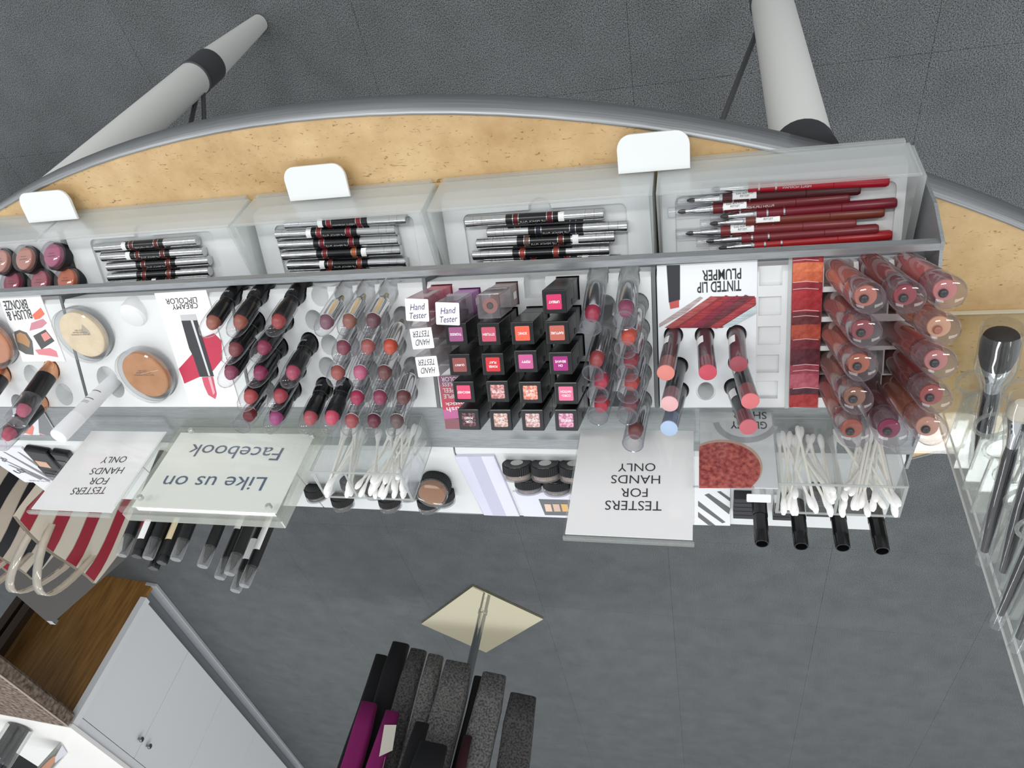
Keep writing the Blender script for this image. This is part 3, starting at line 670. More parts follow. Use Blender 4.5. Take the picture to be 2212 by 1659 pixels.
# --- the long insert with plumper crayons, swatch card and gloss tubes
CRY = [((1455, 724), (1438, 806), (232, 140, 128), (70, 16, 24), 'peach'), ((1522, 724), (1529, 805), (206, 74, 92), (70, 12, 28), 'raspberry'), ((1591, 722), (1595, 787), (166, 76, 86), (96, 24, 36), 'mauve'),
       ((1466, 790), (1446, 873), (240, 186, 188), (24, 24, 28), 'pale pink'), ((1468, 843), (1445, 926), (182, 204, 234), (24, 24, 28), 'pale blue'), ((1594, 782), (1621, 867), (226, 118, 122), (30, 28, 32), 'salmon'), ((1585, 836), (1617, 923), (200, 102, 112), (30, 28, 32), 'rose')]
GLO = [((1812, 591), (1881, 648), (178, 100, 82)), ((1888, 579), (1968, 648), (136, 42, 50)), ((1966, 577), (2056, 636), (190, 112, 110)), ((1807, 657), (1874, 723), (134, 52, 56)), ((1803, 721), (1865, 797), (160, 78, 50)),
       ((1953, 650), (2043, 716), (200, 148, 112)), ((1944, 720), (2037, 789), (182, 110, 106)), ((1942, 781), (2025, 866), (150, 66, 60)), ((1799.5, 783), (1855, 870), (128, 80, 58)), ((1796, 834), (1848, 943), (146, 70, 50)),
       ((1870, 834), (1930, 943), (118, 20, 56)), ((1935, 836), (2016, 937), (186, 134, 112))]
GNM = ['tan rose', 'dark red', 'pale pink', 'maroon', 'orange brown', 'peach', 'soft pink', 'brick red', 'toffee', 'rust', 'magenta wine', 'nude beige']
GSQ = [(1812, 591), (1888, 579), (1966, 577), (1807, 657), (1884, 651), (1953, 650), (1803, 721), (1880, 721), (1944, 720), (1799.5, 783), (1875, 783), (1942, 781), (1796, 834), (1870, 834), (1935, 836)]
PSQ = [(1665, 596), (1663, 661), (1661, 725), (1658.5, 786), (1656, 842)]
cuts = [hole_round(t2(*b[0]), 0.0080, 0.022, (UP + T2N).normalized()) for b in CRY] + [hole_square(t2(*p), 0.0215, 0.0200) for p in GSQ] + [hole_square(t2(*p), 0.0175, 0.0155, 0.0035) for p in PSQ]
cuts += [hole_round(t2(1524.6, 844), 0.0068)]
insert(SEAMS[5] + 0.002, SEAMS[4] - 0.0025, cuts, 'white sloped insert with plumper crayons, five empty square dents and lip gloss sockets')
for b, t, c, body, nm in CRY:
    B = t2(*b)
    tp = stick(B, t[0], t[1], 0.066 if nm != 'mauve' else 0.052); L = (tp - B).length
    r = thing('lip_crayon', '%s lip plumper crayon standing by the plumper card' % nm, 'lip crayon', frame(B, tp - B), 'tinted lip plumper crayons')
    z1 = L - 0.019
    obj('barrel', lathe(((0, -0.018), (0.0058, -0.018), (0.0058, 0.008), (0.0062, 0.0085), (0.0062, z1), (0, z1)), 20), P(body, 0.3), r)
    obj('colour_band', lathe(((0.0062, z1), (0.0062, L - 0.001), (0, L - 0.001)), 20), P(tuple(int(v * 0.74) for v in c), 0.4), r)
    obj('sleeve', lathe(((0.0067, -0.012), (0.0068, L - 0.0012)), 20), clear((240, 241, 243), 0.03, 0.03, 0.4, (150, 154, 160)), r)
    obj('end_disc', lathe(((0.0068, L - 0.0012), (0.0068, L - 0.0002), (0.0064, L), (0, L)), 24), P(tuple(int(v * 0.92) for v in c), 0.45), r)
    obj('sticker', patch(0.00695, -75, -20, 0.014, 0.026), PAPER, r)
for k, (b, t, c) in enumerate(GLO):
    B = t2(*b); L = 0.110
    tp = stick(B, t[0], t[1], L)
    r = thing('gloss_tube', 'clear round lip gloss tube filled with %s gloss' % GNM[k], 'lip gloss', frame(B, tp - B), 'round lip gloss tubes')
    cl = tuple(min(255, int(v * 0.35 + 166)) for v in c)
    obj('body', lathe(((0.0098, -0.018), (0.0102, -0.014), (0.0102, 0.074), (0.0098, 0.0755)), 28), clear(cl, 0.03, 0.04, 0.40, (236, 216, 212), 0.05, 3.0), r)
    obj('gloss_fill', lathe(((0, -0.015), (0.0070, -0.015), (0.0080, -0.010), (0.0080, 0.060), (0.0072, 0.064), (0, 0.064)), 24), P(tuple(min(255, int(v * 1.18 + 14)) for v in c), 0.25), r)
    obj('neck_ring', lathe(((0, 0.0640), (0.0090, 0.0645), (0.0094, 0.068), (0.0094, 0.0695), (0.0086, 0.0700), (0.0086, 0.0715), (0.0096, 0.072), (0.0096, 0.0745), (0, 0.0745)), 28), clear(cl, 0.05, 0.22, 0.3, c), r)
    obj('cap', lathe(((0.0103, 0.0745), (0.0106, 0.0760), (0.0106, 0.1010), (0.0102, 0.1055), (0.0088, 0.1085), (0.0060, 0.1097), (0, 0.1100)), 28), clear((253, 252, 254), 0.012, 0.0, 0.45, (212, 206, 220), 0.06, 4.5), r)
    obj('cap_core', lathe(((0.0070, 0.075), (0.0072, 0.0945)), 24), clear((240, 236, 234), 0.08, 0.16, 0.3, (206, 200, 196)), r)
    obj('core_end', lathe(((0.0072, 0.0942), (0.0068, 0.0952), (0, 0.0954)), 24), P(tuple(min(255, int(v * 0.85 + 14)) for v in c), 0.3), r)
    obj('wand_tip', lathe(((0, 0.0950), (0.0018, 0.0954), (0.0030, 0.0966), (0.0022, 0.0985), (0, 0.0995)), 14), P((14, 8, 10) if k != 5 else (150, 84, 60), 0.35), r, T(0.0012, 0.0018, 0))
    if k in (1, 8, 9, 11): obj('lettering', wraptext('MERLE NORMAN', 0.018, 0.0022, 0.01035, True), P((235, 225, 225), 0.5), r, RZ(-100 if k != 1 else 150) @ T(0, 0, 0.022))

# --- first two inserts
def plate(name, pts, planefn, nrm, h0, h1, mat, parent=None):
    """flat plate whose outline is seen at these photo points on the given plane"""
    w3 = [planefn(x, y) for x, y in pts]
    o = sum(w3, V()) / len(w3); M = frame(o, nrm); Mi = M.inverted()
    l2 = [(Mi @ p) for p in w3]
    area2 = sum(l2[i].x * l2[(i + 1) % len(l2)].y - l2[(i + 1) % len(l2)].x * l2[i].y for i in range(len(l2)))
    if area2 < 0: l2 = l2[::-1]
    ob = obj(name, prism([(p.x, p.y) for p in l2], h0, h1), mat)
    if parent is not None:
        ob.parent = parent; ob.matrix_local = parent.matrix_world.inverted() @ M
    else: ob.matrix_world = M
    return ob
def words_at(name, s, pl_, pr_, ht, planefn, nrm, h, mat, parent, shear=0.0):
    """lettering whose first letter starts at photo point pl_ and last ends at pr_ (mid height)"""
    a, b = planefn(*pl_), planefn(*pr_); c = (a + b) / 2 + nrm * h
    M = frame(c, nrm, (b - a).normalized())
    ob = obj(name, text(s, (b - a).length, ht, shear), mat)
    if parent is not None: ob.parent = parent; ob.matrix_local = parent.matrix_world.inverted() @ M
    else: ob.matrix_world = M
    return ob
cuts = [hole_round(t2(232, 820), 0.0135, 0.012), hole_round(t2(252, 838), 0.0098, 0.022)] + [(lathe(((0, 0.0), (0.0322, 0.0), (0.0322, 0.03), (0, 0.03)), 40), frame(t2(*p), (UP + T2N).normalized())) for p in ((193, 711), (328, 797))]
insert(SEAMS[2] + 0.002, SEAMS[1] - 0.002, cuts, 'white sloped insert with two round powder testers and the creamy lipcolor card')
cuts = [(lathe(((0, 0.0), (0.0322, 0.0), (0.0322, 0.03), (0, 0.03)), 40), frame(t2(-8, 728), (UP + T2N).normalized())), hole_round(t2(70, 812), 0.0115, 0.012), hole_round(t2(139, 852), 0.0115, 0.012), hole_round(t2(112, 797), 0.0105), hole_round(t2(8, 806), 0.0105), hole_round(t2(90, 868), 0.0100), hole_round(t2(40, 872), 0.0100)]
insert(SEAMS[1] + 0.002, SEAMS[0] - 0.002, cuts, 'white sloped insert with blush and bronze card and contour sticks')
def powder(px_, c, lab, words, scratch=False):
    B = t2(*px_)
    r = thing('powder_tester', lab, 'powder', frame(B + UP * 0.0045, (UP + T2N).normalized()), 'round powder testers')
    obj('base', lathe(((0, -0.004), (0.0290, -0.004), (0.0305, 0.0), (0.0310, 0.008), (0.0300, 0.008)), 48), clear((236, 238, 240), 0.05, 0.16, 0.4, (196, 200, 204)), r)
    obj('powder_pan', lathe(((0, 0.001), (0.0258, 0.001), (0.0258, 0.0072), (0.0248, 0.0080), (0, 0.0080)), 48), noisy('powder', tuple(max(0, v - 6) for v in c), tuple(min(255, v + 6) for v in c), 90, 0.8), r)
    obj('lid', lathe(((0.0311, 0.007), (0.0314, 0.0085), (0.0311, 0.0120), (0.0296, 0.0132), (0, 0.0132)), 48), clear((250, 250, 250), 0.03, 0.02, 0.4, (226, 228, 228)), r)
    for q, s in enumerate(words):
        obj('lettering', text(s, (0.024, 0.018, 0.010)[q], 0.0016), P((86, 70, 56), .7), r, T(0, (-0.003, -0.0056, -0.008)[q] + 0.002, 0.0083))
    return r
r_ = powder((193, 711), (228, 208, 176), 'round clear tub of pale ivory finishing powder with a grey heart mark', ('SOFT FOCUS FINISHING', 'POWDER MEDIUM', 'LOT 041'))
obj('heart_mark', prism([(-0.0075, -0.0125), (-0.0030, -0.0050), (-0.0035, -0.0015), (-0.0062, -0.0005), (-0.0078, -0.0020), (-0.0100, -0.0005), (-0.0122, -0.0020), (-0.0118, -0.0055)], 0.0081, 0.00825), P((176, 166, 150), .7), r_)
r_ = powder((328, 797), (186, 130, 84), 'round clear tub of tan bronzing powder with a scratch across it', ('SOFT FOCUS FINISHING', 'POWDER MEDIUM', 'LOT 041'))
for n_ in (0,):
    obj('scratch', prism([(-0.020, -0.0062), (0.004, -0.0022), (0.004, -0.0026), (-0.020, -0.0068)], 0.0082, 0.0084), P((226, 196, 168), .6), r_)
powder((-8, 728), (200, 132, 96), 'round clear tub of peach bronze powder cut off by the picture edge', ('SOFT FOCUS FINISHING',))
o = obj('sample_dome', lathe(((0, 0.0080), (0.008, 0.0078), (0.0122, 0.0068), (0.0142, 0.0045), (0.0146, 0.0), (0.0146, -0.0085), (0, -0.0085)), 36), P((232, 233, 233), 0.4), None, frame(t2(292, 676), UP))
tag(o, 'plain white round dome between the powder tub and the creamy lipcolor card', 'dome')
# concealer
B = t2(240, 828); tp = stick(B, 126, 943, 0.084)
r = thing('concealer_tube', 'white round concealer stick with fine print standing by the tan powder tub', 'concealer', frame(B, tp - B))
obj('barrel', lathe(((0, -0.02), (0.0068, -0.02), (0.0076, 0.0), (0.0082, 0.034), (0.0082, 0.055), (0, 0.055)), 28), P((226, 228, 230), 0.4), r)
obj('cap', lathe(((0.0080, 0.0545), (0.0084, 0.0550), (0.0086, 0.083), (0.0082, 0.084), (0, 0.084)), 28), P((236, 237, 239), 0.4), r)
for zz in (0.021, 0.033): obj('stripe', patch(0.0083, -140, -60, zz, zz + 0.0008), INK, r)
for q, s in enumerate(('NOT FOR SALE', 'LIP PENCIL PLUS')): obj('lettering', wraptext('SOFT FOCUS FINISHING' if q else 'POWDER MEDIUM', 0.008, 0.0012, 0.0084), INK, r, RZ(-100) @ T(0, 0, 0.038 + 0.002 * q))
obj('lettering', wraptext('plush', 0.014, 0.004, 0.0084, True), P((90, 92, 96), .6), r, RZ(-35) @ T(0, 0, 0.038))
# contour sticks
for k, (b, t, c, nm) in enumerate([((112, 797), (32, 912), (196, 96, 120), 'pink bullet, beside the blush and bronze card'), ((8, 806), (-66, 905), (190, 110, 96), 'tan bullet, cut off by the picture edge'), ((90, 868), (-2, 958), (190, 70, 96), 'deep pink bullet, lower one behind the ledge'), ]):
    B = t2(*b); tp = stick(B, t[0], t[1], 0.076)
    r = thing('contour_stick', 'black contour stick with copper base and ' + nm, 'makeup stick', frame(B, tp - B), 'black contour sticks')
    obj('base', lathe(((0, -0.018), (0.0092, -0.018), (0.0092, 0.006), (0.0098, 0.0065), (0.0098, 0.0125), (0, 0.0125)), 28), P((214, 160, 124), 0.22, 0.9), r)
    obj('barrel', lathe(((0, 0.012), (0.0100, 0.0122), (0.0100, 0.0420), (0.0085, 0.0425), (0.0085, 0.056), (0, 0.056)), 28), BLACK, r)
    obj('bullet', lathe(((0.0066, 0.050), (0.0066, 0.060), (0.0054, 0.064), (0.0026, 0.066), (0, 0.0663)), 20, 40, 0.3, (0.05, 0.0663)), P(c, 0.4), r)
    obj('cap', lathe(((0.0102, 0.0420), (0.0105, 0.0425), (0.0107, 0.0750), (0.0100, 0.076), (0.0080, 0.0765), (0.0072, 0.0752), (0, 0.0752)), 28), clear((238, 238, 240), 0.02, 0.03, 0.45, (214, 214, 218)), r)
    if k == 1: obj('sticker', patch(0.0100, -90, 10, -0.003, 0.008), PAPER, r)

# ------------------------------------------------------------------ cards lying on the middle tier
cr = plate('shade_card', [(335, 633), (446.5, 626), (520, 876), (413, 876)], t2, T2N, 0.0003, 0.0012, PAPER)
tag(cr, 'white creamy lipcolor card with printed black lipstick and red smear', 'card')
words_at('lettering', 'LIPCOLOR', (427, 647), (360, 651), 0.0056, t2, T2N, 0.0015, INK, cr)
words_at('lettering', 'CREAMY', (429, 659), (374, 663), 0.0056, t2, T2N, 0.0015, INK, cr)
plate('print_smear', [(388, 796), (416, 765), (440, 728), (464, 719), (480, 735), (482, 775), (462, 800), (436, 812), (400, 828), (396, 815)], t2, T2N, 0.0013, 0.00145, P((196, 54, 82), 0.4), cr)
plate('print_case', [(394, 692), (428, 691), (464, 812), (434, 813), (420, 770), (411, 752)], t2, T2N, 0.0015, 0.0017, P((58, 58, 62), 0.4), cr)
plate('print_shine', [(414, 690), (419, 690), (457, 811), (453, 811)], t2, T2N, 0.0018, 0.0019, P((214, 214, 216), 0.4), cr)
plate('print_fade', [(391, 680), (424, 678), (428, 691), (394, 692)], t2, T2N, 0.0015, 0.0017, P((196, 196, 198), 0.5), cr)
plate('print_bullet', [(438, 814), (462, 813), (470, 850), (467, 861), (452, 852), (443, 832)], t2, T2N, 0.0015, 0.0017, P((208, 88, 108), 0.4), cr)
plate('print_bullet_light', [(452, 814), (458, 813), (467, 847), (463, 852)], t2, T2N, 0.0018, 0.0019, P((232, 168, 180), 0.4), cr)
bl = plate('shade_card', [(-6, 639), (88.6, 637), (142.6, 780), (51.5, 781), (3.6, 654)], t2, T2N, 0.0003, 0.0012, PAPER)
tag(bl, 'white blush and bronze card with printed smears and two compacts', 'card')
words_at('lettering', 'BRONZE', (61, 656), (11, 660), 0.0105, t2, T2N, 0.0015, P((70, 70, 72), .6), bl)
words_at('lettering', 'BLUSH &', (70, 677), (18, 683), 0.0105, t2, T2N, 0.0015, P((70, 70, 72), .6), bl)
plate('print_smear', [(72, 680), (90, 664), (99, 678), (88, 688), (78, 690)], t2, T2N, 0.0013, 0.0015, P((226, 120, 98), 0.6), bl)
plate('print_smear', [(70, 697), (95, 688), (104, 697), (93, 707), (66, 714)], t2, T2N, 0.0013, 0.0015, P((206, 140, 152), 0.6), bl)
plate('print_smear', [(78, 755), (110, 751), (124, 758), (128, 771), (110, 768), (86, 765)], t2, T2N, 0.0013, 0.0015, P((222, 138, 146), 0.6), bl)
plate('print_compact', [(33, 716), (44, 712), (60, 718), (72, 736), (74, 752), (75, 766), (58, 764), (43, 755), (36, 735)], t2, T2N, 0.0013, 0.0015, P((104, 104, 102), 0.5), bl)
plate('print_compact_pan', [(38, 722), (46, 717), (58, 722), (68, 738), (66, 750), (52, 742), (40, 738)], t2, T2N, 0.0016, 0.0017, P((186, 142, 104), 0.6), bl)
plate('print_palette', [(74, 725), (100, 711), (120, 736), (92, 754)], t2, T2N, 0.0013, 0.0015, P((84, 84, 86), 0.5), bl)
plate('print_palette_pan', [(91, 722), (103, 716), (113, 729), (99, 737)], t2, T2N, 0.0016, 0.0017, P((226, 146, 138), 0.6), bl)

tl = plate('shade_card', [(1419, 573), (1636, 561), (1631, 879), (1426, 880)], t2, T2N, 0.0003, 0.0010, P((236, 239, 241), 0.35))
bpy.context.view_layer.update()
tlm = tl.data
tl.data = cut(tlm, [(lathe(((0, -0.01), (0.0082, -0.01), (0.0082, 0.01), (0, 0.01)), 24), tl.matrix_world.inverted() @ frame(t2(*p), T2N)) for p in [c[0] for c in CRY] + [(1524.6, 844)]])
s_ = tl.material_slots[0]; s_.link = 'OBJECT'; s_.material = P((236, 239, 241), 0.35)
tag(tl, 'white tinted lip plumper card with black crayon and red brush strokes', 'card')
words_at('lettering', 'PLUMPER', (1601, 590), (1517, 595), 0.0088, t2, T2N, 0.0013, INK, tl)
words_at('lettering', 'TINTED LIP', (1601, 616), (1506, 621), 0.0088, t2, T2N, 0.0013, INK, tl)
plate('print_crayon', [(1440, 573), (1469, 572), (1469, 647), (1445, 653)], t2, T2N, 0.0011, 0.0013, P((44, 46, 52), 0.4), tl)
plate('print_crayon_tip', [(1446, 653), (1467, 646), (1467, 663), (1448, 667)], t2, T2N, 0.0011, 0.0013, P((196, 86, 84), 0.4), tl)
plate('print_stroke', [(1440, 708), (1534, 640), (1630, 639), (1633, 662), (1560, 708)], t2, T2N, 0.00105, 0.0011, P((140, 44, 52), .5), tl)
for q, (pts, c) in enumerate([([(1424, 699), (1512, 640), (1519, 643), (1480, 676), (1424, 707)], (176, 160, 160)), ([(1436, 707), (1536, 639), (1551, 643), (1500, 680), (1455, 709)], (164, 74, 72)),
        ([(1464, 707), (1568, 637), (1575, 640), (1530, 680), (1490, 708)], (152, 36, 44)), ([(1490, 706), (1592, 637), (1598, 643), (1550, 682), (1513, 706)], (126, 24, 50)),
        ([(1513, 706), (1610, 636), (1622, 641), (1570, 680), (1535, 707)], (98, 36, 44)), ([(1532, 706), (1632, 641), (1633, 656), (1590, 684), (1548, 709)], (158, 50, 56)), ([(1560, 704), (1633, 658), (1633, 676), (1578, 706)], (188, 202, 206))]):
    plate('print_stroke', pts, t2, T2N, 0.0011 + 0.0001 * q, 0.0013 + 0.0001 * q, noisy('stroke', tuple(max(0, v - 18) for v in c), tuple(min(255, v + 22) for v in c), 60, 0.5, 0, (1, 14, 1)), tl)
sw = plate('swatch_card', [(1712, 556), (1779, 552), (1766, 880), (1704, 878)], t2, T2N, 0.0003, 0.0012, P((176, 60, 60), 0.3))
tag(sw, 'tall glossy swatch card with bands of red and orange lip gloss', 'card')
cols = [(150, 40, 50), (208, 110, 72), (196, 96, 62), (138, 36, 46), (168, 40, 46), (160, 36, 44), (98, 34, 40), (172, 70, 50), (110, 30, 42), (84, 24, 38), (150, 56, 72), (176, 84, 98), (70, 24, 36), (158, 40, 42)]
ys = [556, 568, 588, 611, 628, 650, 675, 702, 733, 755, 788, 808, 838, 853, 879]
for q in range(14):
    y0, y1 = ys[q], ys[q + 1]
    f = lambda yy: (1712 + (yy - 556) / 322 * -8 + 0.6, 1779 + (yy - 552) / 328 * -13 - 0.6)
    a, b_ = f(y0), f(y1)
    plate('print_band', [(a[0], y0), ((a[0] + a[1]) / 2, y0 - 2.5), (a[1], y0 - 2), (b_[1], y1 - 2), ((b_[0] + b_[1]) / 2, y1 - 2.5), (b_[0], y1)], t2, T2N, 0.0013, 0.0015, noisy('gloss_band', tuple(max(0, v - 14) for v in cols[q]), tuple(min(255, v + 14) for v in cols[q]), 300, 0.25), sw)
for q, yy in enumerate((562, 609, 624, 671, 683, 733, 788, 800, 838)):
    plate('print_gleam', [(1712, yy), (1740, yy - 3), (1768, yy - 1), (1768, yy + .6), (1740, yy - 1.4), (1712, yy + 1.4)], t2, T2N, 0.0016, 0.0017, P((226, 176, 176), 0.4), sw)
gd = plate('card_rail', [(1703, 556), (1711, 555), (1702, 880), (1694, 880)], t2, T2N, 0.0003, 0.003, FROST)
tag(gd, 'narrow clear rail at the side of the swatch card', 'rail')
# pink plush lipstick card on the slope, reaching out over the ledge
pk = plate('shade_card', [(948, 812), (1016, 808), (1031, 926), (964, 925)], t2, T2N, 0.0006, 0.0016, P((196, 96, 126), 0.5))
tag(pk, 'pink plush lipstick card tucked behind the square black cases', 'card')
for q, (pts, c) in enumerate([([(949, 812), (1016, 808), (1018, 826), (951, 830)], (136, 92, 118)), ([(951, 830), (1018, 826), (1021, 852), (955, 862)], (182, 90, 104)), ([(955, 862), (1021, 852), (1024, 876), (958, 884)], (200, 74, 92)), ([(958, 884), (1024, 876), (1027, 902), (962, 904)], (198, 108, 158)), ([(962, 904), (1027, 900), (1031, 926), (964, 925)], (148, 96, 104))]):
    plate('print_patch', pts, t2, T2N, 0.0017, 0.0018, P(c, 0.5), pk)
wt = P((246, 236, 238), .5)
words_at('lettering', 'plush', (1010, 879), (966, 882), 0.0060, t2, T2N, 0.0021, wt, pk)
words_at('lettering', 'lipstick', (1012, 868), (963, 871), 0.0046, t2, T2N, 0.0021, wt, pk)
words_at('lettering', 'SIMPLE', (1000, 854), (960, 855), 0.0040, t2, T2N, 0.0021, wt, pk)
words_at('lettering', 'LIP PEEL', (1002, 841), (958, 842), 0.0042, t2, T2N, 0.0021, wt, pk)
words_at('lettering', 'ENDLESS', (1000, 829), (957, 829), 0.0036, t2, T2N, 0.0021, wt, pk)
words_at('lettering', 'COLOR', (996, 817), (955, 818), 0.0044, t2, T2N, 0.0021, wt, pk)

# ------------------------------------------------------------------ acrylic sign holders on the grey ledge
def yplane(y): return lambda a, b: ony(a, b, y)
NY = V((0, -1, 0))
ZL = SHZ + 0.0012
def sign(x0, x1, y, z1, lines, label, zb=None):
    r = thing('sign_holder', label, 'sign', T(0, 0, 0), 'clear sign holders on the grey ledge')
    zb = ZL + 0.004
    obj('front_sheet', boxes([(x0, x1, y - 0.0026, y - 0.0010, zb, z1)]), clear((255, 255, 255), 0.02, 0.0, 0.15, (240, 241, 240), 0.03), r)
    pp = obj('paper', boxes([(x0 + 0.0012, x1 - 0.0012, y - 0.0006, y + 0.0002, zb + 0.004, z1 - 0.003)]), PAPER, r)
    obj('back_sheet', boxes([(x0, x1, y + 0.0008, y + 0.0024, zb, z1)]), ACR, r)
    obj('top_edge', boxes([(x0, x1, y - 0.0026, y + 0.0024, z1, z1 + 0.002)], 0.0004), ACRT, r)
    obj('foot', boxes([(x0, x1, y - 0.016, y + 0.014, ZL, ZL + 0.0024), (x0, x1, y - 0.0165, y - 0.0145, ZL, ZL + 0.006)], 0.0004), ACR, r)
    for s, a, b, h in lines:
        words_at('lettering', s, a, b, h, yplane(y - 0.0008), NY, 0.0, P((52, 52, 56), 0.6), r)
    return r
sign(0.0105, 0.1130, 0.490, H - 0.322, [('TESTERS', (1429, 1093), (1307, 1091), 0.0095), ('FOR', (1399, 1064), (1341, 1064), 0.0090), ('HANDS', (1426, 1036), (1320, 1035), 0.0090), ('ONLY', (1416, 1009), (1335, 1010), 0.0088)],
     'upright acrylic sign saying testers for hands only beside the glossy sheer card')
sign(0.5680, 0.6710, 0.4995, H - 0.328, [('TESTERS', (229, 1059), (155, 1061), 0.0090), ('FOR', (233, 1039), (194, 1039), 0.0088), ('HANDS', (266, 1016), (196, 1018), 0.0088), ('ONLY', (273, 992), (220, 994), 0.0086)],
     'upright acrylic sign saying testers for hands only beside the facebook block')
fb = thing('facebook_block', 'thick clear acrylic block sign reading like us on facebook', 'sign', T(0, 0, 0))
x0, x1, yb = 0.3790, 0.5570, 0.4985
obj('front_block', boxes([(x0, x1, yb - 0.013, yb - 0.0015, ZL, H - 0.330)], 0.0008), clear((252, 253, 251), 0.02, 0.02, 0.10, (240, 242, 236)), fb)
obj('paper', boxes([(x0 + 0.008, x1 - 0.008, yb - 0.0008, yb, ZL + 0.010, H - 0.338)]), P((246, 246, 245), 0.8), fb)
obj('back_block', boxes([(x0, x1, yb + 0.0005, yb + 0.012, ZL, H - 0.330)], 0.0008), clear((244, 246, 242), 0.04, 0.25, 0.25, (240, 242, 234)), fb)
FBI = P((84, 98, 128), 0.6)
words_at('lettering', 'Like us on', (571, 1045), (352, 1041), 0.0165, yplane(yb - 0.0010), NY, 0.0, FBI, fb)
words_at('lettering', 'Facebook', (607, 981), (408, 972), 0.0165, yplane(yb - 0.0010), NY, 0.0, FBI, fb)
for p in ((411, 927), (300, 1072), (578, 1091), (672, 938)):
    q = ony(p[0], p[1], yb - 0.013)
    obj('screw', lathe(((0, 0), (0.0030, 0), (0.0030, 0.0035), (0.0022, 0.0045), (0, 0.0045)), 16), P((196, 198, 194), 0.3, 0.4), fb, frame(q + V((0, 0.0042, 0)), NY))
# glossy sheer card in a clear stand
gs = thing('card_stand', 'clear card stand reading glossy sheer with a big red gloss oval', 'sign', T(0, 0, 0))
yg = 0.4745
g0, g1 = ony(1510, 905, yg), ony(1684, 1058, yg)
obj('clear_sheet', boxes([(g1.x, g0.x, yg - 0.0022, yg - 0.0008, ZL, g1.z)]), ACR, gs)
gp = obj('paper', boxes([(g1.x + 0.001, g0.x - 0.001, yg - 0.0005, yg + 0.0005, ZL + 0.001, g1.z - 0.001)]), P((226, 227, 228), 0.6), gs)
obj('foot', boxes([(g1.x, g0.x, yg - 0.0022, yg + 0.02, ZL - 0.0004, ZL + 0.0012)]), ACR, gs)
NYm = yplane(yg - 0.0005)
words_at('lettering', 'GLOSSY', (1657, 919), (1578, 918), 0.0085, NYm, NY, 0.0002, INK, gs)
words_at('lettering', 'SHEER', (1656, 898), (1582, 896), 0.0085, NYm, NY, 0.0002, INK, gs)
def ell(cx, cy, rx, ry, a0=0, a1=360, n=26, rot=0):
    return [(cx + rx * math.cos(math.radians(a0 + (a1 - a0) * i / n)) * math.cos(math.radians(rot)) - ry * math.sin(math.radians(a0 + (a1 - a0) * i / n)) * math.sin(math.radians(rot)), cy + rx * math.cos(math.radians(a0 + (a1 - a0) * i / n)) * math.sin(math.radians(rot)) + ry * math.sin(math.radians(a0 + (a1 - a0) * i / n)) * math.cos(math.radians(rot))) for i in range(n + 1)]
plate('print_arc', ell(1612, 905, 73, 52, 20, 170) + ell(1612, 905, 60, 40, 170, 20), NYm, NY, 0.0002, 0.0003, P((176, 178, 180), .6), gs)
plate('print_oval', [(1510, 962)] + ell(1560, 1010, 87, 60, 236, 400) + [(1630, 1055), (1510, 1055)], NYm, NY, 0.0002, 0.0003, P((206, 176, 156), .5), gs)
plate('print_gloss', [(1510, 970)] + ell(1558, 1014, 85, 58, 237, 398) + [(1622, 1055), (1510, 1055)], NYm, NY, 0.0004, 0.0005, noisy('gloss_oval', (140, 52, 54), (206, 112, 100), 260, 0.3, 0, (1, 1, 1), 0, 6), gs)

